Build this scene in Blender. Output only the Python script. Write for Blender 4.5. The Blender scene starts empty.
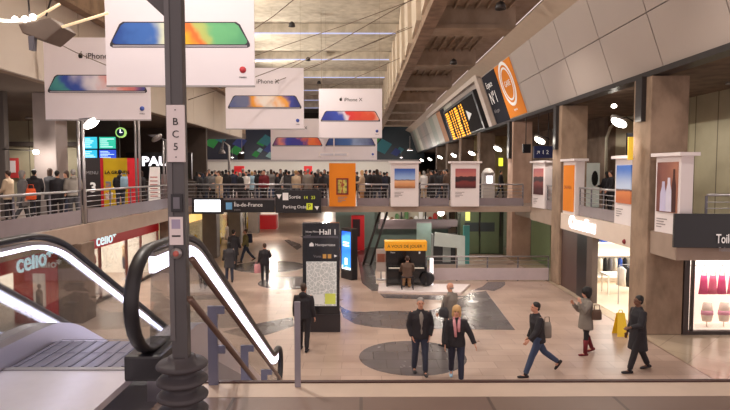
import bpy, bmesh, math, random
from mathutils import Vector, Matrix, Euler, noise
random.seed(7)
SC = bpy.context.scene
COL = SC.collection
PI = math.pi
F = 2.9            # upper floor level, lower hall floor = 0
EYE = 4.5
FPX = 560.0
# ---------------------------------------------------------------- camera
cam_d = bpy.data.cameras.new('camera'); cam = bpy.data.objects.new('camera', cam_d); COL.objects.link(cam)
cam_d.sensor_width = 36; cam_d.lens = 36 * FPX / 730
cam_d.clip_start = 0.05; cam_d.clip_end = 300
cam.location = (0, 0, EYE)
cam.rotation_euler = Euler((PI/2 - math.atan(33/FPX), 0, -math.atan(4/FPX)))
SC.camera = cam
_R = cam.rotation_euler.to_matrix()
def ray(px, py):
    return _R @ Vector((px - 365, 205 - py, -FPX))
def at(px, py, X=None, Y=None, Z=None):
    d = ray(px, py)
    if Y is not None: t = Y / d.y
    elif X is not None: t = X / d.x
    else: t = (Z - EYE) / d.z
    return Vector((0, 0, EYE)) + d * t
# ---------------------------------------------------------------- materials
def lin(c):
    return tuple((v/12.92 if v <= .04045 else ((v+.055)/1.055)**2.4) for v in [x/255 for x in c]) + (1,)
MATS = {}
def mat(name, c=None, rough=.6, var=.12, scale=3.0, metal=0, emit=0, bump=0, spec=.5, coat=0):
    if name in MATS: return MATS[name]
    m = bpy.data.materials.new(name); m.use_nodes = True; nt = m.node_tree; b = nt.nodes['Principled BSDF']
    b.inputs['Roughness'].default_value = rough; b.inputs['Metallic'].default_value = metal
    b.inputs['Specular IOR Level'].default_value = spec
    if coat: b.inputs['Coat Weight'].default_value = coat; b.inputs['Coat Roughness'].default_value = .08
    col = lin(c)
    tc = nt.nodes.new('ShaderNodeTexCoord'); nz = nt.nodes.new('ShaderNodeTexNoise'); nz.inputs['Scale'].default_value = scale
    nz.inputs['Detail'].default_value = 5
    nt.links.new(tc.outputs['Object'], nz.inputs['Vector'])
    mx = nt.nodes.new('ShaderNodeMix'); mx.data_type = 'RGBA'
    mx.inputs[6].default_value = tuple(max(0, v*(1-var)) for v in col[:3]) + (1,)
    mx.inputs[7].default_value = tuple(min(1, v*(1+var)) for v in col[:3]) + (1,)
    nt.links.new(nz.outputs['Fac'], mx.inputs[0]); nt.links.new(mx.outputs[2], b.inputs['Base Color'])
    if emit:
        nt.links.new(mx.outputs[2], b.inputs['Emission Color']); b.inputs['Emission Strength'].default_value = emit
    if bump:
        bp = nt.nodes.new('ShaderNodeBump'); bp.inputs['Strength'].default_value = bump; bp.inputs['Distance'].default_value = .02
        nt.links.new(nz.outputs['Fac'], bp.inputs['Height']); nt.links.new(bp.outputs['Normal'], b.inputs['Normal'])
    MATS[name] = m; return m
def tile_mat(name, c1, c2, mortar, sx, sy, rough=.25, offset=.5, rot=0, axes='XY', msize=.012):
    m = bpy.data.materials.new(name); m.use_nodes = True; nt = m.node_tree; b = nt.nodes['Principled BSDF']
    b.inputs['Roughness'].default_value = rough
    tc = nt.nodes.new('ShaderNodeTexCoord'); mp = nt.nodes.new('ShaderNodeMapping')
    if axes == 'YZ': mp.inputs['Rotation'].default_value = (0, PI/2, PI/2)
    elif axes == 'XZ': mp.inputs['Rotation'].default_value = (-PI/2, 0, 0)
    else: mp.inputs['Rotation'].default_value = (0, 0, rot)
    nt.links.new(tc.outputs['Object'], mp.inputs['Vector'])
    br = nt.nodes.new('ShaderNodeTexBrick'); br.inputs['Scale'].default_value = 1
    br.inputs['Color1'].default_value = lin(c1); br.inputs['Color2'].default_value = lin(c2); br.inputs['Mortar'].default_value = lin(mortar)
    br.inputs['Mortar Size'].default_value = msize; br.inputs['Brick Width'].default_value = sx; br.inputs['Row Height'].default_value = sy
    br.offset = offset
    nt.links.new(mp.outputs['Vector'], br.inputs['Vector'])
    nz = nt.nodes.new('ShaderNodeTexNoise'); nz.inputs['Scale'].default_value = .9; nz.inputs['Detail'].default_value = 6
    nt.links.new(tc.outputs['Object'], nz.inputs['Vector'])
    mx = nt.nodes.new('ShaderNodeMix'); mx.data_type = 'RGBA'; mx.blend_type = 'MULTIPLY'; mx.inputs[0].default_value = .55
    cr = nt.nodes.new('ShaderNodeValToRGB'); cr.color_ramp.elements[0].position = .3; cr.color_ramp.elements[0].color = (.62, .58, .56, 1); cr.color_ramp.elements[1].position = .65
    nt.links.new(nz.outputs['Fac'], cr.inputs['Fac']); nt.links.new(br.outputs['Color'], mx.inputs[6]); nt.links.new(cr.outputs['Color'], mx.inputs[7])
    nt.links.new(mx.outputs[2], b.inputs['Base Color'])
    rr = nt.nodes.new('ShaderNodeMapRange'); rr.inputs['To Min'].default_value = rough*.8; rr.inputs['To Max'].default_value = rough*1.5
    nt.links.new(nz.outputs['Fac'], rr.inputs['Value']); nt.links.new(rr.outputs['Result'], b.inputs['Roughness'])
    MATS[name] = m; return m
def concrete(name, c, dark=.55, board=True):
    m = mat(name, c, rough=.85, var=.25, scale=.6, bump=.25); nt = m.node_tree
    b = nt.nodes['Principled BSDF']; mx = [n for n in nt.nodes if n.type == 'MIX'][0]
    tc = [n for n in nt.nodes if n.type == 'TEX_COORD'][0]
    n2 = nt.nodes.new('ShaderNodeTexNoise'); n2.inputs['Scale'].default_value = 2.2; n2.inputs['Detail'].default_value = 9
    mp = nt.nodes.new('ShaderNodeMapping'); mp.inputs['Scale'].default_value = (1, 1, .6)
    nt.links.new(tc.outputs['Object'], mp.inputs['Vector']); nt.links.new(mp.outputs['Vector'], n2.inputs['Vector'])
    cr = nt.nodes.new('ShaderNodeValToRGB'); cr.color_ramp.elements[0].position = .35; cr.color_ramp.elements[1].position = .62
    cr.color_ramp.elements[0].color = (dark, dark*.97, dark*.93, 1)
    nt.links.new(n2.outputs['Fac'], cr.inputs['Fac'])
    mm = nt.nodes.new('ShaderNodeMix'); mm.data_type = 'RGBA'; mm.blend_type = 'MULTIPLY'; mm.inputs[0].default_value = .8
    nt.links.new(mx.outputs[2], mm.inputs[6]); nt.links.new(cr.outputs['Color'], mm.inputs[7]); nt.links.new(mm.outputs[2], b.inputs['Base Color'])
    return m
def ramp_mat(name, stops, axis=2, lo=0, hi=1, warp=.25, scale=2.0, rough=.4, tilt=0.0, tilt_axis=0, emit=0, interp='EASE'):
    """bands of printed colour along an object axis, bent by noise"""
    m = bpy.data.materials.new(name); m.use_nodes = True; nt = m.node_tree; b = nt.nodes['Principled BSDF']
    b.inputs['Roughness'].default_value = rough
    tc = nt.nodes.new('ShaderNodeTexCoord'); sp = nt.nodes.new('ShaderNodeSeparateXYZ'); nt.links.new(tc.outputs['Object'], sp.inputs[0])
    mr = nt.nodes.new('ShaderNodeMapRange'); mr.clamp = False; mr.inputs['From Min'].default_value = lo; mr.inputs['From Max'].default_value = hi
    ta = nt.nodes.new('ShaderNodeMath'); ta.operation = 'MULTIPLY'; ta.inputs[1].default_value = tilt; nt.links.new(sp.outputs[tilt_axis], ta.inputs[0])
    tb = nt.nodes.new('ShaderNodeMath'); tb.operation = 'ADD'; nt.links.new(sp.outputs[axis], tb.inputs[0]); nt.links.new(ta.outputs[0], tb.inputs[1])
    nt.links.new(tb.outputs[0], mr.inputs['Value'])
    nz = nt.nodes.new('ShaderNodeTexNoise'); nz.inputs['Scale'].default_value = scale; nz.inputs['Detail'].default_value = 3
    nt.links.new(tc.outputs['Object'], nz.inputs['Vector'])
    s1 = nt.nodes.new('ShaderNodeMath'); s1.operation = 'SUBTRACT'; s1.inputs[1].default_value = .5; nt.links.new(nz.outputs['Fac'], s1.inputs[0])
    s2 = nt.nodes.new('ShaderNodeMath'); s2.operation = 'MULTIPLY_ADD'; s2.inputs[1].default_value = warp; nt.links.new(s1.outputs[0], s2.inputs[0]); nt.links.new(mr.outputs['Result'], s2.inputs[2])
    cr = nt.nodes.new('ShaderNodeValToRGB'); cr.color_ramp.interpolation = interp
    e = cr.color_ramp.elements; e[0].position = stops[0][0]; e[0].color = lin(stops[0][1]); e[1].position = stops[-1][0]; e[1].color = lin(stops[-1][1])
    for p, c in stops[1:-1]:
        q = e.new(p); q.color = lin(c)
    nt.links.new(s2.outputs[0], cr.inputs['Fac']); nt.links.new(cr.outputs['Color'], b.inputs['Base Color'])
    if emit:
        nt.links.new(cr.outputs['Color'], b.inputs['Emission Color']); b.inputs['Emission Strength'].default_value = emit
    MATS[name] = m; return m
def glass_mat(name, tint=(1, 1, 1), refl=.12, rough=.03):
    m = bpy.data.materials.new(name); m.use_nodes = True; nt = m.node_tree; nt.nodes.remove(nt.nodes['Principled BSDF'])
    o = nt.nodes['Material Output']; t = nt.nodes.new('ShaderNodeBsdfTransparent'); t.inputs[0].default_value = tint + (1,)
    g = nt.nodes.new('ShaderNodeBsdfGlossy'); g.inputs['Roughness'].default_value = rough
    fr = nt.nodes.new('ShaderNodeFresnel'); fr.inputs[0].default_value = 1.45
    mxn = nt.nodes.new('ShaderNodeMath'); mxn.operation = 'MULTIPLY'; mxn.inputs[1].default_value = refl*8
    mn = nt.nodes.new('ShaderNodeMath'); mn.operation = 'MINIMUM'; mn.inputs[1].default_value = .6
    nt.links.new(fr.outputs[0], mxn.inputs[0]); nt.links.new(mxn.outputs[0], mn.inputs[0])
    mx = nt.nodes.new('ShaderNodeMixShader'); nt.links.new(mn.outputs[0], mx.inputs[0]); nt.links.new(t.outputs[0], mx.inputs[1]); nt.links.new(g.outputs[0], mx.inputs[2])
    nt.links.new(mx.outputs[0], o.inputs['Surface']); MATS[name] = m; return m
def emis(name, c, s, var=.02): return mat(name, c, emit=s, var=var, rough=.5)

HALLTILE = tile_mat('hall_floor_tile', (184, 160, 146), (170, 146, 132), (152, 129, 116), .9, .45, rough=.27, msize=.008)
SIDETILE = tile_mat('side_floor_tile', (190, 172, 150), (184, 166, 144), (168, 150, 130), .9, .9, rough=.13, offset=0, rot=.78)
UPTILE = tile_mat('upper_floor_tile', (136, 118, 108), (126, 106, 98), (100, 86, 80), .9, .9, rough=.3, offset=0)
STEELPLATE = mat('brushed_floor_plate', (214, 212, 222), rough=.3, metal=.5, var=.06, scale=9)
CURB = mat('pale_stone_curb', (200, 180, 164), rough=.35, var=.12, scale=5)
GREYSTONE = tile_mat('grey_granite_inlay', (104, 98, 98), (94, 88, 90), (84, 78, 78), .6, .6, rough=.22)
CONC = concrete('raw_concrete', (158, 134, 114), dark=.55)
CONCD = concrete('brown_concrete', (126, 106, 92))
CONCB = concrete('soffit_concrete', (166, 148, 130), dark=.75)
CONCW = concrete('ceiling_concrete', (198, 187, 170), dark=.7)
TANEDGE = mat('tan_slab_edge', (158, 138, 124), rough=.7, var=.15)
PINKEDGE = mat('beige_shop_band', (222, 204, 190), rough=.5, var=.05)
BAND = mat('smooth_beige_band', (186, 168, 150), rough=.7, var=.08)
DARKMETAL = mat('dark_metal', (56, 52, 52), rough=.4, metal=.4)
BROWNMETAL = mat('brown_bronze_rail', (120, 98, 88), rough=.35, metal=.6)
STEEL = mat('grey_steel', (168, 164, 166), rough=.35, metal=.6)
PAINTSTEEL = mat('painted_grey_steel', (112, 110, 118), rough=.45, metal=.2)
KICK = mat('grey_kick_panel', (136, 124, 128), rough=.45, metal=.2)
BLACK = mat('black_plastic', (34, 33, 38), rough=.35)
RUBBER = mat('black_rubber', (34, 32, 36), rough=.42)
WHITE = mat('white_board', (232, 222, 222), rough=.5, var=.03)
WALLPALE = tile_mat('pale_wall_panel', (196, 188, 160), (186, 178, 152), (120, 112, 96), 1.3, 8, rough=.4, offset=0, axes='XZ', msize=.03)
WALLPALEY = tile_mat('pale_wall_panel_side', (196, 188, 160), (186, 178, 152), (120, 112, 96), 1.3, 8, rough=.4, offset=0, axes='YZ', msize=.03)
DARKWALL = mat('dark_wall', (74, 62, 56), rough=.7, var=.2)
GREENWALL = mat('green_painted_wall', (104, 118, 84), rough=.6, var=.15)
GLASS = glass_mat('clear_glass')
GLASS2 = glass_mat('escalator_glass', (.93, .95, .96), refl=.1)
SHOPW = mat('white_shop_wall', (240, 234, 222), rough=.5, var=.03)
LAMPW = emis('lamp_white', (255, 244, 228), 16)
LAMPS = emis('lamp_soft', (255, 236, 208), 5)
STRIP = emis('escalator_light', (232, 228, 255), 3.6)
LETTERW = emis('lit_white_letter', (250, 246, 255), 2.0)
LETTER = mat('white_letter', (236, 232, 230), var=.01, rough=.5, emit=.15)
RED = mat('shop_red', (176, 22, 30), rough=.4, var=.06, emit=.12)
ORANGE = mat('orange_print', (232, 136, 30), rough=.8, var=.04)
YELLOW = mat('yellow_print', (244, 204, 40), rough=.4, var=.04)

# ---------------------------------------------------------------- mesh builder
class MB:
    def __init__(s): s.v = []; s.f = []; s.mi = []; s.sm = []
    def add(s, vs, fs, m=0, smooth=False):
        o = len(s.v); s.v += [Vector(v) for v in vs]
        for f in fs: s.f.append([i+o for i in f]); s.mi.append(m); s.sm.append(smooth)
        return s
    def box(s, x0, x1, y0, y1, z0, z1, m=0):
        if x0 > x1: x0, x1 = x1, x0
        if y0 > y1: y0, y1 = y1, y0
        if z0 > z1: z0, z1 = z1, z0
        vs = [(x, y, z) for z in (z0, z1) for (x, y) in ((x0, y0), (x1, y0), (x1, y1), (x0, y1))]
        return s.add(vs, [(3,2,1,0), (4,5,6,7), (0,1,5,4), (1,2,6,5), (2,3,7,6), (3,0,4,7)], m)
    def obox(s, o, a, b, c, m=0):
        """box from corner o along vectors a, b, c"""
        o, a, b, c = map(Vector, (o, a, b, c))
        vs = [o, o+a, o+a+b, o+b, o+c, o+a+c, o+a+b+c, o+b+c]
        fs = [(3,2,1,0), (4,5,6,7), (0,1,5,4), (1,2,6,5), (2,3,7,6), (3,0,4,7)]
        if a.cross(b).dot(c) < 0: fs = [f[::-1] for f in fs]
        return s.add(vs, fs, m)
    def prism(s, pts, ext, m=0):
        pts = [Vector(p) for p in pts]; ext = Vector(ext); n = len(pts)
        nrm = Vector((0,0,0))
        for i in range(n): nrm += pts[i].cross(pts[(i+1) % n])
        fs = [tuple(range(n))[::-1], tuple(range(n, 2*n))] + [(i, (i+1) % n, n+(i+1) % n, n+i) for i in range(n)]
        if nrm.dot(ext) < 0: fs = [f[::-1] for f in fs]
        return s.add(pts + [p+ext for p in pts], fs, m)
    def tube(s, pts, r, n=8, m=0, caps=True, closed=False, ry=None, side=None):
        pts = [Vector(p) for p in pts]; k = len(pts); rr = r if isinstance(r, (list, tuple)) else [r]*k
        vs = []; prev = None
        for i, p in enumerate(pts):
            if closed: t = pts[(i+1) % k] - pts[i-1]
            else: t = (pts[min(i+1, k-1)] - pts[max(i-1, 0)])
            t.normalize()
            if side is not None: u = Vector(side)
            elif prev is None: u = t.orthogonal()
            else: u = prev
            u = (u - t*u.dot(t)).normalized(); prev = u; w = t.cross(u)
            for j in range(n):
                a = 2*PI*(j+.5)/n
                vs.append(p + u*math.cos(a)*rr[i] + w*math.sin(a)*(rr[i] if ry is None else ry))
        fs = []
        for i in range(k if closed else k-1):
            i2 = (i+1) % k
            for j in range(n):
                j2 = (j+1) % n; fs.append((i*n+j, i*n+j2, i2*n+j2, i2*n+j))
        if caps and not closed: fs += [tuple(range(n))[::-1], tuple(range((k-1)*n, k*n))]
        return s.add(vs, fs, m, n > 5)
    def loft(s, rings, m=0, n=14):
        """rings: (centre, side vector*rx, forward vector*ry)"""
        vs = []
        for c, u, w in rings:
            c, u, w = Vector(c), Vector(u), Vector(w)
            for j in range(n):
                a = 2*PI*j/n; vs.append(c + u*math.cos(a) + w*math.sin(a))
        k = len(rings); fs = [(i*n+j, i*n+(j+1) % n, (i+1)*n+(j+1) % n, (i+1)*n+j) for i in range(k-1) for j in range(n)]
        fs += [tuple(range(n))[::-1], tuple(range((k-1)*n, k*n))]
        return s.add(vs, fs, m, True)
    def lathe(s, c, prof, n=20, m=0):
        c = Vector(c); vs = []
        for r, z in prof:
            for j in range(n):
                a = 2*PI*j/n; vs.append(c + Vector((r*math.cos(a), r*math.sin(a), z)))
        k = len(prof); fs = [(i*n+j, i*n+(j+1) % n, (i+1)*n+(j+1) % n, (i+1)*n+j) for i in range(k-1) for j in range(n)]
        fs += [tuple(range(n))[::-1], tuple(range((k-1)*n, k*n))]
        return s.add(vs, fs, m, True)
    def ball(s, c, rx, ry=None, rz=None, n=12, k=8, m=0, rot=None):
        ry = rx if ry is None else ry; rz = rx if rz is None else rz; c = Vector(c); vs = []
        for i in range(1, k):
            t = PI*i/k
            for j in range(n):
                a = 2*PI*j/n; v = Vector((rx*math.sin(t)*math.cos(a), ry*math.sin(t)*math.sin(a), -rz*math.cos(t)))
                vs.append(v)
        vs += [Vector((0,0,-rz)), Vector((0,0,rz))]
        if rot is not None: vs = [rot @ v for v in vs]
        vs = [c+v for v in vs]; b = len(vs)-2
        fs = [(i*n+j, i*n+(j+1) % n, (i+1)*n+(j+1) % n, (i+1)*n+j) for i in range(k-2) for j in range(n)]
        fs += [(b, (j+1) % n, j) for j in range(n)] + [(b+1, (k-2)*n+j, (k-2)*n+(j+1) % n) for j in range(n)]
        return s.add(vs, fs, m, True)
    def mesh(s, name):
        me = bpy.data.meshes.new(name); me.from_pydata([tuple(v) for v in s.v], [], s.f)
        me.polygons.foreach_set('material_index', s.mi); me.polygons.foreach_set('use_smooth', s.sm); me.update(); return me
    def build(s, name, mats, parent=None, bevel=0):
        me = s.mesh(name)
        if not isinstance(mats, (list, tuple)): mats = [mats]
        for m in mats: me.materials.append(m)
        if bevel:
            bm = bmesh.new(); bm.from_mesh(me)
            bmesh.ops.bevel(bm, geom=[e for e in bm.edges if e.calc_face_angle(0) > .6], offset=bevel, segments=2, affect='EDGES', profile=.6)
            bm.to_mesh(me); bm.free()
        return link(name, me, parent)
def W(o):
    return o.matrix_basis.copy() if o.parent is None else Matrix.Identity(4)
def link(name, me, parent=None):
    o = bpy.data.objects.new(name, me); COL.objects.link(o)
    if parent is not None:
        o.parent = parent
        o.matrix_parent_inverse = (W(parent) if parent.parent is None else Matrix.Identity(4)).inverted()
    return o
def tag(o, label=None, cat=None, group=None, kind=None):
    if label: o['label'] = label
    if cat: o['category'] = cat
    if group: o['group'] = group
    if kind: o['kind'] = kind
    return o
def thing(name, label, cat, loc=(0, 0, 0), rz=0, group=None):
    o = bpy.data.objects.new(name, None); COL.objects.link(o); o.location = loc; o.rotation_euler = (0, 0, rz)
    o.empty_display_size = .1
    o.matrix_basis = Matrix.Translation(Vector(loc)) @ Matrix.Rotation(rz, 4, 'Z')
    return tag(o, label, cat, group)
def struct(name, mb, m, bevel=0):
    o = mb.build(name, m, bevel=bevel); o['kind'] = 'structure'; return o
def copy_tree(o, parent=None):
    c = o.copy(); COL.objects.link(c)
    if parent is not None: c.parent = parent; c.matrix_parent_inverse = o.matrix_parent_inverse.copy()
    for ch in [x for x in COL.objects if x.parent == o]: copy_tree(ch, c)
    return c
def text(s, size, parent, o, xd, up, m, name='lettering', ext=.006, align='LEFT', bold=0, xs=1.0):
    cu = bpy.data.curves.new(name, 'FONT'); cu.body = s; cu.size = size; cu.extrude = ext/2 if ext else 0; cu.align_x = align; cu.offset = bold
    cu.resolution_u = 3
    t = bpy.data.objects.new('t', cu); COL.objects.link(t)
    me = bpy.data.meshes.new_from_object(t.evaluated_get(bpy.context.evaluated_depsgraph_get()))
    bpy.data.objects.remove(t)
    xd = Vector(xd).normalized(); up = Vector(up).normalized(); n = xd.cross(up)
    M = Matrix((( xd.x*xs, up.x, n.x, o[0]), (xd.y*xs, up.y, n.y, o[1]), (xd.z*xs, up.z, n.z, o[2]), (0, 0, 0, 1)))
    me.transform(M); me.materials.clear(); me.materials.append(m); me.name = name
    return link(name, me, parent)

# ================================================================= ROOM SHELL
# lower hall floor, side floor
struct('floor', MB().box(-13, 7.65, 2, 90, -.3, 0), HALLTILE)
struct('floor', MB().box(7.69, 24, 2, 90, -.3, 0), SIDETILE)
struct('trim_1', MB().box(7.65, 7.69, 2, 90, -.3, .001), mat('floor_joint', (120, 92, 74), rough=.4))
def inlay(n, pts, h=.004):
    w = [at(x, y, Z=0) for x, y in pts]
    w = [Vector((p.x, p.y, .0005)) for p in w]
    struct('trim_%d' % n, MB().prism(w, (0, 0, h)), GREYSTONE)
def ell(cx, cy, rx, ry, n=40):
    # a true circle/ellipse on the floor measured from its outline
    c0, c1 = at(cx-rx, cy, Z=0), at(cx+rx, cy, Z=0); t0, t1 = at(cx, cy-ry, Z=0), at(cx, cy+ry, Z=0)
    X = (c0.x+c1.x)/2; Y = (t0.y+t1.y)/2; a = (c1.x-c0.x)/2; b = abs(t0.y-t1.y)/2
    return [(X+a*math.cos(2*PI*i/n), Y+b*math.sin(2*PI*i/n)) for i in range(n)]
def disc(n, *a):
    struct('trim_%d' % n, MB().prism([(x, y, .0005) for x, y in ell(*a)], (0, 0, .004)), GREYSTONE)
disc(2, 413, 358.5, 54, 17.5)
disc(3, 269, 267, 36, 6)
disc(4, 292, 283, 34, 6.5)
inlay(5, [(339,305),(345,309),(352,311.5),(365,312),(380,311),(398,311),(420,312),(436,309),(450,302),(462,298),(470,293),(486,291),(490,297),(515,330),(440,329),(400,329),(372,327),(355,324),(343,317)])
inlay(6, [(470,291),(482,287),(488,282),(505,282),(505,285),(501,288),(494,291),(486,290)])
inlay(7, [(222,332),(250,325),(293,317),(294,326),(270,334),(251,339)])  # shadow band on the floor, laid in as a grey stripe
inlay(8, [(357,252),(368,247),(384,243),(383,255),(378,262),(375,272),(376,283),(385,291),(372,291),(362,283),(360,272)])
inlay(9, [(380,294),(470,296),(462,297),(440,300),(410,299),(384,298)])
inlay(10, [(300,236),(322,233),(350,233),(356,236),(330,238),(306,240)])
inlay(11, [(297,250),(302,247),(300,244),(289,240),(284,240),(290,245)])
# upper floor slabs
struct('floor', MB().box(-26, -8.5, -3, 90, F-.5, F), UPTILE)                 # left walkway
struct('floor', MB().box(8.0, 26, 14.0, 90, F-.6, F), UPTILE)                 # right walkway
struct('floor', MB().box(-8.5, 8.0, 26.1, 90, F-.24, F), UPTILE)              # footbridge and concourse
struct('floor', MB().box(-1.42, 12, -3, 3.9, F-.4, F), UPTILE)                # gallery we stand on
struct('floor', MB().box(-8.5, -5.6, -3, 4.2, F-.4, F).box(-5.6, -1.42, -3, 3.3, F-.4, F).box(-4.15, -3.0, 3.3, 4.5, F-.4, F), UPTILE)
struct('trim_12', MB().box(-1.42, 12, 3.9, 4.16, F-.4, F+.002), CURB)
struct('trim_13', MB().box(-1.42, 12, 4.16, 4.2, F-.45, F+.012), mat('dark_brown_trim', (66, 36, 30), rough=.5))
# slab edge bands
struct('trim_14', MB().box(-8.5, -8.42, 4.2, 26.1, F-.52, F+.001), TANEDGE)
struct('trim_15', MB().box(-8.42, 7.94, 26.0, 26.1, F-.26, F+.001), TANEDGE)
struct('trim_16', MB().box(7.92, 8.0, 22.98, 26.1, F-.62, F+.001), TANEDGE)
struct('trim_17', MB().box(8.0, 26, 13.92, 14.0, F-.62, F+.001).box(7.92, 8.0, 13.92, 15.2, F-.62, F+.001), TANEDGE)
# ceilings
cb = MB().box(-13.5, 2.5, -3, 92, 13.9, 14.3)
struct('ceiling', cb, CONCW)
for i in range(9):
    y = 27.9 + 8.3*(i-2)
    struct('trim_%d' % (20+i), MB().box(-13.5, 2.4, y, y+.7, 13.25, 13.9), CONCW)
    tb = MB()
    tb.box(-9.6, 2.2, y-.07, y-.01, 13.25, 13.33)
    tag(tb.build('ceiling_light', emis('cool_tube', (176, 184, 226), .55)), 'row of cool fluorescent tubes along the concrete ceiling beam, %s from the camera' % ['nearest','second','third','fourth','fifth','sixth','seventh','eighth','farthest'][i], 'ceiling light', 'tubes on the ceiling beams')
# central longitudinal girder with upright panels
struct('trim_30', MB().box(2.5, 3.05, -3, 92, 10.4, 10.9), CONC)
struct('wall_centre', MB().box(2.75, 3.05, -3, 92, 10.9, 14.3), mat('pale_fin', (206, 190, 170), rough=.6, var=.12))
pm = MB()
for i in range(22):
    y = 3 + 4.1*i; pm.obox((2.28, y, 10.75), (.46, 0, 0), (.12, 3.3, 0), (-.06, 0, 3.0))
struct('trim_31', pm, MATS['pale_fin'])
# right soffit
struct('ceiling', MB().box(3.05, 7.2, -3, 92, 11.35, 11.7), CONCB)
for i in range(10):
    y = 15.4 + 8.1*(i-1) if i else 7.3-.001
    struct('trim_%d' % (32+i), MB().box(3.05, 6.4 if i else 6.4, y+.0, y+1.3, 10.4, 11.35).box(3.05, 6.35, y-.12, y, 10.4, 10.55), CONCB)
rb = MB()
for i in range(7): rb.box(3.35+.45*i, 3.43+.45*i, -3, 92, 11.2, 11.36)
struct('trim_43', rb, CONCB)
# right sloping fascia (section extruded along the hall)
def fasc(n, p, q, y0, y1, m, t=.12):
    (x0, z0), (x1, z1) = p, q
    nx, nz = (z1-z0), -(x1-x0); L = math.hypot(nx, nz); nx, nz = nx/L*t, nz/L*t
    pts = [(x0, y0, z0), (x1, y0, z1), (x1+nx, y0, z1+nz), (x0+nx, y0, z0+nz)]
    return struct(n, MB().prism(pts, (0, y1-y0, 0)), m)
A0, A1, A2, A3 = (8.0, 7.3), (7.51, 8.69), (7.04, 10.05), (6.3, 10.4)
PANEL = mat('grey_beige_panel', (170, 156, 148), rough=.5, var=.05, scale=.8)
PANELS = [PANEL, mat('panel_pale', (196, 190, 176), rough=.45, var=.05), mat('panel_grey', (150, 144, 136), rough=.45, var=.05), mat('panel_green_grey', (166, 172, 156), rough=.45, var=.05)]
ys = [(.2 + 2.95*i) for i in range(31)]
k = 0
for i in range(30):
    y0, y1 = ys[i]+.02, ys[i+1]-.02
    m = PANEL if y0 < 44 else PANELS[(1, 3, 1, 2, 0, 2, 1, 3, 2)[i % 9]]
    fasc('wall_right', A0, (A1[0]+.004, A1[1]-.012), y0, y1, m); fasc('wall_right', (A1[0]-.004, A1[1]+.012), A2, y0, y1, m)
struct('wall_right', MB().prism([(8.13, .2, 7.25), (7.18, .2, 10.0), (7.3, .2, 10.1), (8.3, .2, 7.25)], (0, 88.5, 0)), DARKMETAL)
fasc('trim_44', A2, A3, -3, 92, BAND)
struct('trim_45', MB().box(7.9, 8.35, .2, 88.7, 7.12, 7.27), DARKMETAL)
# far end
struct('wall_back', MB().box(-26, 16, 90, 90.4, 0, 14.3), DARKWALL)
# side soffits above the walkways and outer walls
struct('ceiling', MB().box(8.2, 16, 2, 90, 7.3, 7.6), CONCD)
struct('ceiling', MB().box(-26, -13.6, 48, 92, 13.9, 14.3), CONCW)
struct('ceiling', MB().box(-26, -9.8, -3, 48, 7.3, 7.7), mat('left_soffit', (112, 100, 92), rough=.9, var=.25, scale=.5, spec=.1))
lf = MB()
for i in range(11): lf.box(-9.8, -9.68, .2+4.4*(i-.6)+.02, .2+4.4*(i+.4)-.02, 7.28, 9.9)
struct('wall_left', lf, mat('left_fascia_panel', (190, 178, 166), rough=.7, var=.15, scale=.5))
struct('wall_left', MB().box(-10.1, -9.82, -3, 48, 7.28, 14), CONC)
# right outer wall of the upper walkway
struct('wall_right', MB().box(12.4, 12.8, 13, 25, F, 7.3), WALLPALEY)
struct('wall_right', MB().box(12.4, 12.8, 28.2, 90, F, 7.3), CONCD)
struct('wall_right', MB().box(11.0, 12.4, 21.2, 21.6, F, 7.3), WALLPALE)
struct('wall_right', MB().box(14.6, 14.8, 25, 28.2, F, 7.3).box(12.8, 14.6, 24.9, 25, F, 7.3).box(12.8, 14.6, 28.2, 28.3, F, 7.3), WALLPALEY)
struct('wall_left', MB().box(-26, -26.3, -3, 90, F, 7.3), DARKWALL)
# lower right: wall plane between pillars (shops behind)
struct('wall_right', MB().box(8.0, 24, 22.9, 23.1, 0, F-.6), SHOPW)
struct('wall_right', MB().box(8.86, 24, 26, 26.3, 0, F-.6).box(8.86, 9.2, 26.3, 29, 0, F-.6), GREENWALL)
struct('wall_right', MB().box(8.6, 8.9, 30.2, 60, 0, F-.6), GREENWALL)
# ================================================================= PILLARS
def pillar(x0, x1, y0, y1, z0, z1, label, m=CONC, name='concrete_pillar', brackets=True):
    t = thing(name, label, 'pillar', ((x0+x1)/2, (y0+y1)/2, z0))
    MB().box(x0, x1, y0, y1, z0, z1).build('shaft', m, t, bevel=.025)
    return t
TP = 7.1
pt = pillar(7.85, 8.88, 15.22, 16.2, 0, TP, 'broad concrete pillar left of the lit lingerie window, running through both storeys')
MB().box(7.72, 7.85, 15.5, 15.85, 5.9, 7.12).build('steel_hanger', DARKMETAL, pt)
pt = pillar(7.85, 8.88, 22.0, 22.98, 0, TP, 'concrete pillar at the far end of the clothes shop with the glowing sign')
MB().box(7.72, 7.85, 22.3, 22.6, 5.4, 7.12).build('steel_hanger', DARKMETAL, pt)
pt = pillar(7.85, 8.85, 29.0, 30.0, 0, TP, 'pinkish concrete pillar behind the right end of the footbridge', m=concrete('pillar_pinkish', (196, 164, 146), dark=.75))
MB().box(7.7, 7.85, 29.2, 29.6, 5.2, 7.12).build('steel_hanger', DARKMETAL, pt)
for i, w in enumerate(['first', 'second', 'third', 'fourth']):
    pillar(7.85, 8.85, 37+7*i, 38+7*i, 0, TP, 'dark upper floor pillar far down the right side, %s beyond the pinkish pillar' % w, m=CONCD)
pillar(-8.98, -8.25, 16.5, 17.3, 0, F-.52, 'brown concrete pillar between the two bays of the red fronted shop', m=CONCD)
pillar(-8.98, -8.25, 24.9, 25.6, 0, F-.52, 'lower pillar at the far end of the red fronted shop', m=CONCD)
pillar(-8.3, -7.55, 29.2, 29.9, 0, F-.24, 'grey pillar under the bridge, below the bright white screen', m=mat('grey_pillar', (120, 110, 106), rough=.7, var=.2))
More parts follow.
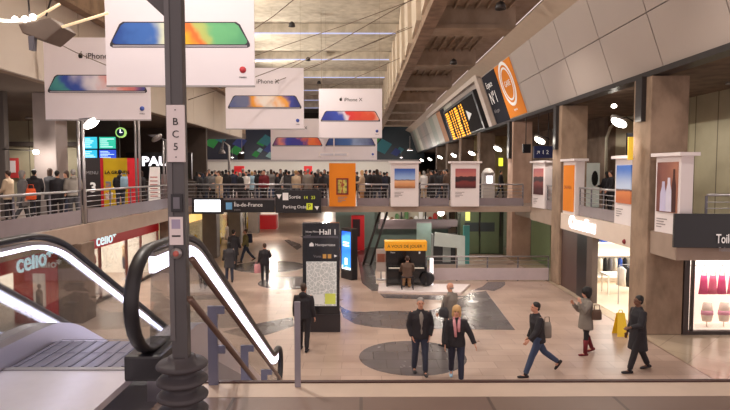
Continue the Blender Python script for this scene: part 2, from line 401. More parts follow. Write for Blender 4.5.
pillar(-8.3, -7.55, 35, 35.7, 0, F-.24, 'second grey pillar under the bridge, behind the two men in dark coats', m=MATS['grey_pillar'])
pillar(-8.3, -7.55, 41, 41.7, 0, F-.24, 'farthest grey pillar under the bridge beside the red shop stand', m=MATS['grey_pillar'])
# upper left columns
pillar(-11.6, -10.8, 20.0, 20.8, F, 7.3, 'square grey column on the left walkway behind the travellers', m=mat('grey_column', (150, 138, 134), rough=.6, var=.1))
pillar(-12.6, -12.35, 19.6, 19.85, F, 7.3, 'slim dark column on the left walkway holding a round lamp', m=mat('dark_column', (86, 78, 74), rough=.6))
pillar(-19.0, -18.4, 26, 26.6, F, 7.3, 'pale column at the far left edge of the upper floor', m=MATS['grey_column'])

# ================================================================= LEFT BACK WALLS
struct('wall_left', MB().box(-26, -14.6, 31, 31.3, F, 7.3), WALLPALE)
struct('trim_46', MB().box(-26, -14.6, 30.9, 31, 5.9, 6.15), mat('dark_band', (86, 76, 70)))
struct('wall_left', MB().box(-26, -9.9, 36, 36.3, F, 7.3), DARKWALL)
# far white lit kiosk row
struct('wall_back', MB().box(-26, 8, 78, 78.3, F, 5.95), SHOPW)
struct('trim_47', MB().box(-26, 8, 77.5, 78, 5.95, 6.2), mat('kiosk_roof_edge', (170, 160, 156)))

# ================================================================= LIGHT FIXTURES
LN = 0
def lamp_light(kind, name, loc, power, col=(1, .91, .82), size=.2, rot=None, spot=2.2, blend=.5, target=None, sx=None, sy=None):
    d = bpy.data.lights.new(name, kind); d.energy = power; d.color = col
    if kind in ('SPOT', 'POINT'): d.shadow_soft_size = size
    if kind == 'SPOT': d.spot_size = spot; d.spot_blend = blend
    if kind == 'AREA': d.shape = 'RECTANGLE'; d.size = sx; d.size_y = sy
    o = bpy.data.objects.new(name, d); COL.objects.link(o); o.location = loc
    if target is not None:
        o.rotation_euler = (Vector(target)-Vector(loc)).to_track_quat('-Z', 'Y').to_euler()
    return o
# bright oval lamps on brackets along both galleries
def oval_lamp(loc, side, label, lit=True, reach=.5):
    x, y, z = loc
    t = thing('oval_lamp', label, 'lamp', (x+side*reach, y, z), group='oval lamps along the galleries')
    MB().tube([(x+side*reach, y, z+.02), (x+side*reach*.5, y, z+.14), (x, y, z+.1)], .022).build('bracket', DARKMETAL, t)
    rot = Matrix.Rotation(.5*side, 3, 'Y')
    MB().ball((x, y, z+.06), .27, .18, .1, rot=rot).build('lamp_housing', mat('lamp_housing', (120, 116, 112), rough=.4), t)
    MB().ball((x-.02*side, y-.04, z-.02), .24, .17, .11, rot=rot).build('bulb_cover', LAMPW if lit else STEEL, t)
    if lit: lamp_light('SPOT', 'lamp_light', (x-.05*side, y-.02, z-.12), 130, size=.12, spot=2.7, target=(x-.6*side, y, z-3))
    return t
ws = ['nearest the camera, on the pillar beside the desert poster', 'on the pillar above the orange poster box', 'in front of the pinkish pillar', 'beside the departure board end, above the bridge', 'third beyond the bridge', 'fourth beyond the bridge', 'fifth beyond the bridge', 'farthest down the right gallery']
for i, (px, py) in enumerate([(619, 122), (540, 140), (498, 148.5), (472, 153), (454, 155), (440, 157), (430, 159), (422, 160)]):
    Y = 7.5*FPX/(px-361)
    p = at(px, py, Y=Y); 
    oval_lamp((p.x, p.y, p.z), 1, 'bright oval lamp on right gallery, ' + ws[i], reach=.42)
# left lamp posts
def lamp_post(px, Y, topz, lpx, lpy, label, lit=True):
    b = at(px, 172, Y=Y); X = b.x
    t = thing('lamp_post', label, 'lamp post', (X, Y, F))
    MB().tube([(X-.05, Y, F), (X-.05, Y, topz)], .045, 10).tube([(X+.09, Y, F), (X+.09, Y, topz)], .045, 10).build('pole', STEEL, t)
    h = at(lpx, lpy, Y=Y-.3)
    MB().tube([(X+.02, Y, topz-.05), (h.x, h.y, h.z+.1)], .025).prism([(h.x-.35, h.y-.12, h.z+.12), (h.x+.1, h.y-.12, h.z+.16), (h.x+.02, h.y-.12, h.z+.02), (h.x-.1, h.y-.12, h.z-.0)], (0, .24, 0)).build('lamp_arm', PAINTSTEEL, t)
    rot = Matrix.Rotation(-.6, 3, 'Y')
    MB().ball((h.x+.0, h.y-.02, h.z), .27, .15, .12, rot=rot).build('lamp_head', LAMPW if lit else STEEL, t)
    if lit: lamp_light('SPOT', 'lamp_light', (h.x+.1, h.y, h.z-.15), 220, size=.12, spot=2.6, target=(h.x+1, h.y, h.z-3))
    return t
lamp_post(81, 17.3, 6.25, 92, 123, 'twin steel lamp post with a blazing oval lamp, nearest on the left walkway')
lamp_post(137.5, 21.9, 8.0, 139, 96, 'tall unlit steel post rising beside the red and yellow kiosk', False)
lamp_post(165, 24.9, 5.95, 157, 138, 'unlit steel lamp post beside the bakery sign', False)
t = thing('oval_lamp', 'bright round lamp on the slim dark column at far left', 'lamp', (-12.35, 19.7, 5.2))
p = at(36, 152, Y=19.4)
MB().ball((p.x, p.y, p.z), .1, .1, .08).build('bulb_cover', LAMPW, t); MB().tube([(p.x, p.y+.05, p.z+.05), (-12.4, 19.6, p.z+.1)], .02).build('bracket', DARKMETAL, t)
lamp_light('POINT', 'lamp_light', (p.x, p.y-.2, p.z-.2), 60, size=.1)

# fill spots added high under both ceilings to light the hall
def hall_fill_spot(x, y, z, power, lab, tgt=None, spot=2.3, col=(1, .92, .84)):
    tag(MB().lathe((x, y, z), [(.03, .3), (.05, .28), (.16, .2), (.2, 0), (.17, .0), (.05, .12)], 12).build('spotlight', DARKMETAL), lab, 'spotlight', 'hall spotlights under the ceilings')
    lamp_light('SPOT', 'hall_light', (x, y, z-.02), power, size=.2, spot=spot, blend=.7, target=tgt or (x, y, 0), col=col)
for i, y in enumerate([8, 16, 24, 33, 43, 54, 66]):
    hall_fill_spot(-4.0, y, 12.9, 2200, 'black spotlight hung high under the main concrete ceiling')
for i, y in enumerate([11, 20, 30]):
    hall_fill_spot(4.9, y, 10.2, 1000, 'black spotlight under the low right hand soffit')
# uplights washing the main ceiling (standing on the left fascia cornice)
struct('trim_48', MB().box(-9.8, -9.3, -3, 48, 9.9, 10.02), CONC)
for i, y in enumerate([6, 14, 22, 30, 38, 46]):
    tag(MB().box(-9.6, -9.4, y-.2, y+.2, 10.03, 10.2).build('uplight', DARKMETAL), 'dark uplight box on the left fascia ledge washing the ceiling', 'uplight', 'uplights on the left ledge')
    lamp_light('SPOT', 'ceiling_wash', (-9.45, y, 10.3), 2600, size=.15, spot=2.5, blend=.9, target=(-3.5, y+1, 13.9), col=(1, .93, .82))
# lamps above upper walkways
for x, y, pw in [(-13, 14, 170), (-13, 23, 220), (-17, 29, 260), (10.4, 20, 60), (10.4, 28, 60), (10.4, 36, 70), (13.5, 26.6, 60), (-12, 30, 200), (11.5, 17.5, 45)]:
    tag(MB().lathe((x, y, 7.22), [(.14, .08), (.16, 0), (.12, 0), (.1, .03)], 14).build('ceiling_lamp', STEEL), 'small round ceiling lamp over the upper gallery', 'ceiling lamp', 'small round gallery ceiling lamps')
    lamp_light('SPOT', 'gallery_light', (x, y, 7.18), pw*2, size=.12, spot=2.5, blend=.6, target=(x, y, 0))
for x, y, pw in [(-16, 70, 500), (-8, 70, 500), (0, 70, 500), (5, 70, 350), (-11, 52, 260), (-3, 46, 260), (4, 46, 200)]:  # added lamps that brighten the far white wall and the crowd
    lamp_light('POINT', 'concourse_light', (x, y, 6.1), pw, size=.2, col=(1, .93, .88))
    tag(MB().lathe((x, y, 6.25), [(.02, 1.2), (.02, .2), (.2, .1), (.24, 0), (.2, .0)], 12).build('pendant_lamp', STEEL), 'small pendant lamp over the far concourse crowd', 'lamp', 'pendant lamps over the far concourse')
# under the bridge: downlights added to brighten the space
for x, y, pw in [(-4, 30, 80), (1.5, 30, 120), (-6, 38, 260), (0, 42, 260), (-4, 52, 400), (3, 54, 300), (-4, 68, 500), (5.6, 28.5, 50), (10.5, 28, 25)]:
    tag(MB().lathe((x, y, 2.56), [(.13, .09), (.15, 0), (.12, -.01), (.1, .02)], 14).build('ceiling_lamp', LAMPS), 'round lamp in the soffit under the footbridge', 'ceiling lamp', 'soffit lamps under the bridge')
    lamp_light('POINT', 'soffit_light', (x, y, 2.3), pw, size=.12, col=(1, .9, .78))
p = at(441, 213, Y=27.2)
tag(MB().ball((p.x, p.y, p.z), .16, .16, .13).build('globe_lamp', LAMPW), 'glowing round globe lamp under the bridge below the desert poster', 'lamp')
lamp_light('POINT', 'globe_light', (p.x, p.y-.1, p.z-.25), 40, size=.12)

# ================================================================= RAILINGS
def railing(label, pts, name='railing', z0=F, h=1.02, post=1.7, kick=.36, mr=STEEL, rails=(.52, .68, .84), kz=.02, mk=None):
    t = thing(name, label, 'railing', (pts[0][0], pts[0][1], z0))
    P = [Vector((x, y, z0)) for x, y in pts]
    MB().tube([p+Vector((0, 0, h)) for p in P], .035, 10).build('handrail', mr, t)
    for r in rails: MB().tube([p+Vector((0, 0, r)) for p in P], .012, 6).build('rail', mr, t)
    kp = MB(); 
    for a, b in zip(P, P[1:]):
        d = (b-a); L = d.length; d.normalize(); nn = Vector((-d.y, d.x, 0))
        if kick: kp.obox(a - nn*.012 + Vector((0, 0, kz)), d*L, nn*.024, Vector((0, 0, kick)))
        n = max(1, round(L/post))
        for i in range(n+1):
            c = a+d*(L*i/n); MB().obox(c-d*.03+nn*.015, d*.06, nn*.03, Vector((0, 0, h-.02))).build('post', PAINTSTEEL, t)
    if kick: kp.build('kick_panel', mk or KICK, t)
    return t
railing('long steel railing of the left walkway from the frame edge to the first lamp post', [(-8.55, 9), (-8.55, 17.1)], kick=.42)
railing('steel railing of the left walkway in front of the kiosk and bakery', [(-8.55, 17.5), (-8.55, 26.0)], kick=.42)
railing('footbridge railing left of the orange poster box', [(-8.3, 26.2), (-1.6, 26.2)])
railing('footbridge railing between the orange and the desert poster boxes', [(-.15, 26.2), (1.3, 26.2)])
railing('footbridge railing between the desert and the red car poster boxes', [(2.75, 26.2), (4.1, 26.2)])
railing('footbridge railing right of the red car poster box', [(5.55, 26.2), (7.6, 26.2)])
railing('short gallery railing beside the red picture poster on the bridge corner', [(8.02, 24.1), (8.02, 23.05)], post=1)
railing('gallery railing between the orange poster and the blue desert poster over the lit shop sign', [(8.02, 20.5), (8.02, 17.5)], post=1.0)
railing('gallery railing above the black toilets sign', [(8.75, 14.08), (20, 14.08)], post=1.1)
railing('low railing in the lower hall behind the piano', [(2.7, 22.9), (7.75, 22.9)], z0=0, post=1.25, kick=.5, kz=.04, mk=mat('pale_kick_panel', (196, 182, 186), rough=.45), rails=(.7, .85))
# ================================================================= POSTER BOXES
def poster_box(x, y, rz, label, pic, w=1.3, h=2.0, th=.34, face=WHITE, pw=.95, ph=.9, pz=.85, cap=True, border=None, z=F+.005):
    t = thing('poster_box', label, 'poster', (0, 0, 0), 0, 'white exhibition boxes on the railings')
    MB().box(-w/2, w/2, -th/2, th/2, 0, h).build('panel', face, t, bevel=.008)
    if cap: MB().box(-w/2-.1, w/2+.1, -th/2-.1, th/2+.1, h, h+.09).build('top_cap', WHITE, t)
    if border: MB().box(-pw/2-.07, pw/2+.07, -th/2-.02, -th/2, pz-.07, pz+ph+.07).build('picture_border', border, t)
    MB().box(-pw/2, pw/2, -th/2-.03, -th/2, pz, pz+ph).build('picture', pic, t)
    lt = MB()
    for k in range(4): lt.box(-pw/2, -pw/2+(.42, .3, .36, .2)[k], -th/2-.012, -th/2, pz-.2-.07*k, pz-.175-.07*k)
    lt.build('caption', mat('caption_grey', (150, 140, 140)), t)
    t.matrix_basis = Matrix.Translation((x, y, z)) @ Matrix.Rotation(rz, 4, 'Z')
    t.location = (x, y, z); t.rotation_euler = (0, 0, rz)
    return t
DES = ramp_mat('picture_desert', [(0, (150, 96, 60)), (.18, (214, 148, 96)), (.36, (226, 170, 124)), (.42, (120, 100, 100)), (.46, (150, 180, 226)), (1, (44, 86, 176))], lo=.85, hi=1.75, warp=.12, scale=5)
CAR = ramp_mat('picture_red', [(0, (70, 22, 24)), (.3, (120, 44, 40)), (.42, (40, 20, 26)), (.6, (60, 26, 30)), (.64, (190, 110, 100)), (1, (168, 84, 90))], lo=.85, hi=1.75, warp=.3, scale=2.4)
SKY = ramp_mat('picture_blue_sky', [(0, (196, 104, 52)), (.28, (214, 128, 70)), (.34, (90, 60, 60)), (.38, (190, 206, 232)), (1, (52, 104, 188))], lo=.7, hi=1.75, warp=.08, scale=4)
FIG = ramp_mat('picture_figures', [(0, (110, 66, 62)), (.4, (140, 90, 80)), (1, (176, 120, 98))], axis=0, lo=-.45, hi=.45, warp=.35, scale=3.5)
ICON = ramp_mat('picture_icon', [(0, (60, 80, 52)), (.35, (196, 180, 80)), (.5, (150, 40, 36)), (.65, (206, 190, 90)), (1, (70, 90, 60))], axis=0, lo=-.3, hi=.3, warp=.9, scale=6)
poster_box(-.86, 26.02, 0, 'orange poster box with a small red framed picture at the middle of the footbridge', ICON, w=1.22, face=ORANGE, pw=.42, ph=.62, pz=.62, border=mat('icon_red', (130, 34, 30)), cap=False)
poster_box(2.02, 26.02, 0, 'white poster box on the footbridge showing a pale building under a blue sky', DES, w=1.28)
poster_box(4.83, 26.02, 0, 'white poster box on the footbridge showing a dark car in red light', CAR, w=1.28)
poster_box(8.02, 24.75, -PI/2+.12, 'white poster box with a dark red picture at the corner where bridge meets gallery', CAR, w=1.25, ph=1.15, pz=.6)
poster_box(8.1, 21.3, -PI/2, 'white poster box with an all orange picture on the right gallery', ORANGE, w=1.25, ph=1.75, pz=.1, pw=1.05)
poster_box(8.1, 16.82, -PI/2, 'white poster box showing orange desert under blue sky above the lit shop sign', SKY, w=1.22, ph=1.15, pz=.65)
poster_box(8.13, 14.5, -PI/2+.1, 'white poster box showing pale robed figures, in front of the broad concrete pillar', FIG, w=1.0, ph=1.3, pz=.55, pw=.82)
fo = [o for o in COL.objects if 'robed figures' in o.get('label', '')][0]
fM = fo.matrix_basis
for nm, cx_, w_, h_, m_ in (('robed_figure', -.12, .13, .78, mat('robe_lilac', (196, 190, 220))), ('robed_figure', .1, .12, .88, mat('robe_white', (214, 208, 226))), ('dark_doorway', .29, .09, 1.1, mat('doorway_brown', (70, 36, 34)))):
    pts_ = [(cx_-w_, .55), (cx_+w_, .55), (cx_+w_*.9, .55+h_*.6), (cx_+w_*.45, .55+h_*.82), (cx_+w_*.4, .55+h_), (cx_-w_*.4, .55+h_), (cx_-w_*.45, .55+h_*.82), (cx_-w_*.9, .55+h_*.6)]
    pw_ = [fM @ Vector((x, -.205 if nm != 'dark_doorway' else -.202, z+.02)) for x, z in pts_]
    MB().prism(pw_, fM.to_3x3() @ Vector((0, -.006, 0))).build(nm, m_, fo)
p = at(569, 190, X=7.9)
ob = [o for o in COL.objects if o.get('label', '').startswith('white poster box with an all orange')][0]
text('SAHARA', .2, ob, (7.9, 21.3+.42, F+.95), (0, -1, 0), (0, 0, 1), mat('brown_print', (140, 60, 20)))

# ================================================================= HANGING BANNERS
def apple(parent, o, s, m):
    # small fruit emblem: two-lobed disc with a bite and a leaf
    pts = []
    for i in range(36):
        a = 2*PI*i/36; r = .5*(1 - .10*abs(math.cos(a))**6*(1 if math.sin(a) > 0 else 1))
        x, z = r*math.cos(a)*.92, r*math.sin(a)
        if abs(x) < .14: z *= .9
        d = math.hypot(x-.56, z-.04)
        if d < .24: x = .56 - .24*(.56-x)/max(d, .01); 
        pts.append((o[0]+x*s, o[1], o[2]+z*s))
    MB().prism(pts, (0, -.006, 0)).prism([(o[0]+.0*s, o[1], o[2]+.52*s), (o[0]+.06*s, o[1], o[2]+.72*s), (o[0]+.24*s, o[1], o[2]+.84*s), (o[0]+.2*s, o[1], o[2]+.62*s)], (0, -.006, 0)).build('fruit_emblem', m, parent)
INK = mat('black_ink', (26, 24, 28), rough=.5)
def banner(px0, px1, pyb, Y, label, stops, word=True, dot=(70, 90, 170), tilt=.5, ty=0.745, px=(.03, .97), pz=(.33, .55)):
    a = at(px0, pyb, Y=Y); b = at(px1, pyb, Y=Y); w = b.x-a.x; h = w*.775; cx = (a.x+b.x)/2; z0 = a.z
    t = thing('hanging_banner', label, 'banner', (cx, Y, z0), group='white phone banners hung over the hall')
    MB().box(cx-w/2, cx+w/2, Y-.015, Y+.015, z0, z0+h).build('sheet', mat('banner_white', (236, 228, 234), rough=.5, var=.02), t)
    MB().box(cx-w/2, cx+w/2, Y-.025, Y+.025, z0-.02, z0+.015).build('bottom_bar', STEEL, t)
    # phone seen flat in perspective: rim, screen
    def trap(x0, x1, zb, zt, ins, y, dy, nm, m, r=.06):
        B = [(x0, zb+.03), (x0+.05, zb), (x1-.05, zb), (x1, zb+.03), (x1, zb+.08), (x1-ins+.03, zt-.05), (x1-ins-.05, zt), (x0+ins+.05, zt), (x0+ins-.03, zt-.05), (x0, zb+.08)]
        return MB().prism([(x, y, z) for x, z in B], (0, dy, 0)).build(nm, m, t)
    X0, X1 = cx-w/2+px[0]*w, cx-w/2+px[1]*w; Zb, Zt = z0+pz[0]*h, z0+pz[1]*h
    trap(X0, X1, Zb, Zt, .075*w, Y-.016, -.004, 'phone_rim', mat('phone_rim', (58, 56, 64), rough=.3))
    pm = ramp_mat('wallpaper', stops, axis=0, lo=X0, hi=X1, warp=.6, scale=1.3, rough=.5, tilt=tilt, tilt_axis=2)
    # correct for tilt offset
    for n in pm.node_tree.nodes:
        if n.type == 'MAP_RANGE': n.inputs['From Min'].default_value = X0+tilt*(Zb+Zt)/2; n.inputs['From Max'].default_value = X1+tilt*(Zb+Zt)/2
    trap(X0+.06, X1-.06, Zb+.07, Zt-.025, .068*w, Y-.021, -.004, 'phone_screen', pm)
    MB().box(X0+.06, X1-.06, Y-.026, Y-.02, Zb+.012, Zb+.05).build('phone_edge', mat('phone_edge', (170, 164, 172), rough=.3), t)
    if word:
        text('iPhone X', .24, t, (cx-.32, Y-.02, z0+ty*h), (1, 0, 0), (0, 0, 1), INK)
        apple(t, (cx-.47, Y-.018, z0+ty*h+.085), .16, INK)
    MB().tube([(cx+w*.42, Y-.016, z0+.14*h), (cx+w*.42, Y-.024, z0+.14*h)], .07, 16).build('operator_emblem', mat('emblem_%d' % dot[0], dot), t)
    if word: text('réseau', .06, t, (cx+w*.42, Y-.02, z0+.07*h), (1, 0, 0), (0, 0, 1), INK, align='CENTER')
    for sx in (-.46, .46): MB().tube([(cx+sx*w, Y, z0+h), (cx+sx*w, Y, 13.9)], .006, 5).build('wire', mat('wire_tan', (150, 134, 116)), t)
    return t
banner(107, 255, 86, 12.1, 'largest and nearest white banner with a blue, yellow and green phone', [(0, (28, 60, 140)), (.2, (60, 110, 190)), (.34, (220, 226, 200)), (.46, (250, 190, 40)), (.58, (240, 120, 50)), (.66, (190, 200, 110)), (.8, (110, 190, 130)), (1, (90, 170, 120))], dot=(200, 60, 70))
banner(46, 151, 120, 16.9, 'white banner at left partly hidden by the nearest one, phone teal, blue and pink', [(0, (60, 130, 140)), (.14, (70, 150, 150)), (.24, (50, 80, 170)), (.5, (230, 224, 232)), (.66, (236, 150, 140)), (.85, (220, 130, 130)), (1, (80, 80, 150))])
banner(226, 304, 129, 22.4, 'white banner left of centre with an orange and slate blue phone', [(0, (90, 100, 150)), (.22, (110, 116, 150)), (.36, (240, 160, 50)), (.55, (246, 236, 226)), (.72, (244, 170, 70)), (.86, (60, 70, 160)), (1, (40, 50, 130))])
banner(319, 382, 138, 27.6, 'white banner right of centre with a blue and red phone', [(0, (50, 60, 150)), (.28, (60, 80, 180)), (.42, (230, 220, 230)), (.5, (226, 60, 60)), (.75, (232, 90, 60)), (.9, (240, 170, 150)), (1, (60, 60, 120))])
banner(271, 324, 160, 32.8, 'lower white banner behind, with a pink, blue and orange phone', [(0, (120, 70, 130)), (.2, (230, 140, 130)), (.38, (60, 70, 180)), (.6, (70, 60, 160)), (.72, (240, 120, 60)), (1, (230, 90, 60))])
banner(324, 377, 160, 33.2, 'farthest lower white banner with a dark blue phone', [(0, (30, 60, 130)), (.4, (70, 110, 180)), (.6, (150, 170, 210)), (1, (60, 60, 120))])
# black-and-white small hanging sign in front of farthest banner
p = at(334, 152, Y=31)
t = thing('pendant_sign', 'small white pendant sign panel in front of the farthest low banner', 'sign', (p.x, 31, p.z))
MB().box(p.x-.85, p.x+.8, 31, 31.05, p.z-.25, p.z-.02).box(p.x-.03, p.x+.03, 30.98, 31.0, p.z-.2, p.z+1.0).build('panel', WHITE, t)
MB().box(p.x-.75, p.x+.7, 30.985, 31, p.z-.2, p.z-.08).build('print', mat('faint_print', (200, 196, 206)), t)
# cables over the hall
cab = [((250, 32, 14), (297, -3, 14)), ((254, 56, 17), (440, -10, 17)), ((254, 88, 24), (425, -8, 20)), ((300, 70, 27), (425, 22, 26)), ((275, 82, 22), (408, 27, 28)), ((330, 88, 33), (400, 58, 33)), ((48, 38, 17), (108, 66, 14)), ((188, 100, 20), (300, 60, 22))]
for i, ((x0, y0, D0), (x1, y1, D1)) in enumerate(cab):
    a = at(x0, y0, Y=D0); b = at(x1, y1, Y=D1)
    # extend both ends to the structures
    d = (b-a); L = a + d*(-.0); 
    tag(MB().tube([a, (a+b)/2-Vector((0, 0, .04)), b], .011 if D0 < 20 else .016, 6).build('cable', mat('cable_brown', (110, 94, 82))), 'thin stay cable crossing the hall below the concrete ceiling', 'cable', 'stay cables under the ceiling')

# hanging luminaire cluster, upper left
Y = 9.5
def q(x, y, dy=0): return at(x, y, Y=Y+dy)
t = thing('hanging_luminaire', 'dark hanging luminaire with bright tubes at the top left above the banner', 'light fixture', q(35, 30))
MB().prism([q(18, 24), q(50, 17), q(62, 27), q(45, 41), q(36, 38), q(22, 33)], (0, .5, 0)).build('housing', mat('brown_housing', (112, 98, 88), rough=.7, var=.3), t, bevel=.02)
MB().prism([q(28, 36), q(34, 36), q(33, 50), q(29, 50)], (0, .1, 0)).build('bracket', PAINTSTEEL, t)
MB().tube([q(-6, 20), q(10, 21), q(30, 20)], .025, 8).build('tube_lamp', emis('tube_glow', (255, 246, 232), 3), t)
MB().tube([q(62, 27), q(108, 13)], .022, 8).build('tube_lamp', emis('tube_dim', (224, 200, 160), .8), t)
MB().tube([q(36, 18), q(60, 4)], .022, 8).build('tube_lamp', MATS['tube_dim'], t)
MB().ball(q(25, 19), .05).ball(q(33, 17), .05).ball(q(15, 19), .045).build('bulb', LAMPW, t)
MB().tube([q(30, 20), q(26, -30)], .015, 6).tube([q(46, 16), q(60, -30)], .015, 6).build('wire', DARKMETAL, t)

# ================================================================= FAR MURAL (generic shapes)
t = thing('wall_mural', 'huge dark blue and green geometric mural on the far end wall', 'mural', (-6, 80, 6.3))
MB().box(-27, -17.6, 80, 80.3, 6.0, 11.5).box(-16.6, 9, 80, 80.3, 6.0, 11.5).build('panel', ramp_mat('mural_base', [(0, (18, 22, 32)), (.4, (24, 34, 56)), (.6, (20, 30, 50)), (1, (30, 44, 50))], axis=0, lo=-27, hi=9, warp=.5, scale=.3), t)
mg = [mat('mural_green', (46, 150, 70), var=.1), mat('mural_teal', (50, 120, 130), var=.1), mat('mural_blue', (52, 66, 130), var=.1), mat('mural_pale', (150, 190, 190), var=.1)]
for mi, shapes in enumerate([[(212, 142, 7), (236, 150, 6), (262, 142, 5), (375, 140, 5), (256, 154, 4)], [(222, 138, 6), (266, 140, 7), (383, 146, 9), (400, 150, 4)], [(240, 142, 7), (272, 148, 8), (396, 152, 5), (200, 150, 6)], [(270, 155, 4), (260, 150, 3)]]):
    for x, y, r in shapes:
        b = MB(); c = at(x, y, Y=79.99-.01*mi); s = r*80/FPX
        b.prism([(c.x-s*1.1, c.y, c.z-.3*s), (c.x+.2*s, c.y, c.z-.9*s), (c.x+1.0*s, c.y, c.z+.2*s), (c.x-.1*s, c.y, c.z+.8*s)], (0, -.02-.01*mi, 0))
        b.build('painted_shape', mg[mi], t)
p = at(247, 145, Y=79)

# ================================================================= DEPARTURE BOARD AND FASCIA ADS
def fpt(y, s, off=0):   # point on the sloping fascia, s 0..1 from bottom to top
    x = A0[0]+(A2[0]-A0[0])*s; z = A0[1]+(A2[1]-A0[1])*s
    nx, nz = -(A2[1]-A0[1]), (A2[0]-A0[0]); L = math.hypot(nx, nz)
    return Vector((x+nx/L*off, y, z+nz/L*off))
def fquad(t, name, y0, y1, s0, s1, off, th, m):
    a, b, c, d = fpt(y0, s0, off), fpt(y1, s0, off), fpt(y1, s1, off), fpt(y0, s1, off)
    n = (fpt(0, 0, th)-fpt(0, 0, 0))
    return MB().prism([a, b, c, d], n).build(name, m, t)
UPV = (fpt(0, 1)-fpt(0, 0)).normalized()
XD = Vector((0, -1, 0))
t = thing('advert', 'orange advert with a white ringed circle on the sloping fascia above the gallery', 'advert', fpt(28, 0))
fquad(t, 'sheet', 27.0, 30.0, .02, .98, .0, .03, ORANGE)
def ring(t, cy, cs, r, r2, m, off=.04):
    U = UPV; N = (fpt(0, 0, 1)-fpt(0, 0, 0)); C = fpt(cy, cs, off); n = 40; b = MB(); vs = []; fs = []
    for i in range(n):
        a = 2*PI*i/n
        for R in (r, r2):
            vs += [C+XD*math.cos(a)*R+U*math.sin(a)*R, C+XD*math.cos(a)*R+U*math.sin(a)*R+N*.01]
    for i in range(n):
        k, l = 4*i, 4*((i+1) % n); fs += [(k+1, l+1, l+3, k+3), (k, k+1, l+1, l), (k+2, l+2, l+3, k+3)[::1], (k, l, l+2, k+2)]
    b.add(vs, fs); return b.build('ring', m, t)
ring(t, 28.5, .6, 1.15, .98, LETTER); ring(t, 28.5, .6, .86, .76, LETTER)
text('GARE', .42, t, fpt(28.5, .56, .04), XD, UPV, LETTER, align='CENTER')
text('espaces', .2, t, fpt(28.5, .12, .04), XD, UPV, LETTER, align='CENTER')
t = thing('advert', 'black sign with white lettering left of the orange advert on the fascia', 'sign', fpt(31, 0))
fquad(t, 'sheet', 30.1, 33.0, .0, .98, .0, .03, mat('navy_black', (40, 40, 50), rough=.8, spec=.15))
text('Espace', .5, t, fpt(32.6, .72, .04), XD, UPV, LETTER); text('N°1', .95, t, fpt(32.6, .4, .04), XD, UPV, LETTER, bold=.01)
text('de la gare', .3, t, fpt(32.6, .22, .04), XD, UPV, mat('grey_letter', (150, 146, 150)))
struct('trim_49', MB().prism([fpt(33.2, .0, .02), fpt(34.0, .0, .02), fpt(34.0, 1.02, .02), fpt(33.2, 1.02, .02)], fpt(0, 0, .25)-fpt(0, 0, 0)), mat('white_beam', (206, 190, 178), rough=.5))
struct('trim_50', MB().prism([fpt(33.2, 1.0, .02), fpt(58, 1.0, .02), fpt(58, 1.1, .02), fpt(33.2, 1.1, .02)], fpt(0, 0, .25)-fpt(0, 0, 0)), MATS['white_beam'])
t = thing('departure_board', 'black departure board with columns of glowing yellow text on the fascia', 'departure board', fpt(42, 0))
MB().prism([fpt(35.0, .0, .02), fpt(47.5, .0, .02), fpt(47.5, .86, .02), fpt(35.0, .86, .02)], fpt(0, 0, .28)-fpt(0, 0, 0)).build('case', BLACK, t, bevel=.04)
fquad(t, 'screen', 35.4, 47.1, .03, .8, .3, .01, mat('screen_black', (40, 36, 36), rough=.85, spec=.1))
AMB = emis('amber_text', (255, 170, 30), 1.3)
random.seed(3)
for c, (y0, w) in enumerate([(46.7, 1.5), (44.5, .35), (43.6, .35), (42.6, 1.3), (40.6, .35), (39.8, .35)]):
    b = MB(); n = 12
    for i in range(n):
        s = .75-.065*i
        if random.random() < .12 and w > 1: continue
        ww = w*random.uniform(.7, 1)
        N = fpt(0, 0, .01)-fpt(0, 0, 0)
        k = 0
        while k < ww:
            cw = random.uniform(.1, .22)
            b.prism([fpt(y0-k, s, .315), fpt(y0-k-cw, s, .315), fpt(y0-k-cw, s-.042, .315), fpt(y0-k, s-.042, .315)], N); k += cw+.05
    b.build('text_column', AMB, t)
b = MB().prism([fpt(38.6, .55, .315), fpt(37.2, .42, .315), fpt(38.6, .3, .315)], fpt(0, 0, .01)-fpt(0, 0, 0)).build('arrow', LETTER, t)
t = thing('advert', 'narrow orange and dark advert beyond the departure board', 'advert', fpt(52, 0))
fquad(t, 'sheet', 48.4, 50.6, .0, .98, .0, .03, MATS['navy_black']); fquad(t, 'sheet', 50.65, 53, .0, .98, .0, .03, mat('copper_print', (190, 130, 84), var=.2))

# ================================================================= SIGNS UNDER THE BRIDGE
t = thing('display_screen', 'glowing blank white screen hung at the left end of the footbridge', 'screen', at(208, 206, Y=25.75))
a, b = at(193, 213, Y=25.8), at(222, 199, Y=25.8)
MB().box(a.x-.05, b.x+.05, 25.8, 25.99, a.z-.05, b.z+.05).build('case', BLACK, t, bevel=.02)
MB().box(a.x+.08, b.x-.08, 25.78, 25.8, a.z+.06, b.z-.04).build('screen', emis('white_screen', (240, 246, 255), 2.2), t)
def board(label, px0, px1, py0, py1, lines, Y=25.8, name='direction_sign', hang=True):
    a, b = at(px0, py1, Y=Y), at(px1, py0, Y=Y)
    t = thing(name, label, 'sign', (a.x, Y, a.z))
    MB().box(a.x, b.x, Y, Y+.14, a.z, b.z).build('panel', mat('sign_black', (26, 25, 30), rough=.35), t, bevel=.015)
    for s, px, py, size, m in lines:
        o = at(px, py, Y=Y); text(s, size, t, (o.x, Y-.006, o.z), (1, 0, 0), (0, 0, 1), m)
    return t, a, b
YG = mat('yellow_green', (206, 214, 60), emit=.3)
t, a, b = board('long black direction sign reading Île-de-France beside the white screen', 222.5, 274, 200, 212.5, [('Île-de-France', 234, 206.5, .25, LETTER), ('trains', 234, 210.5, .13, MATS['grey_letter'])])
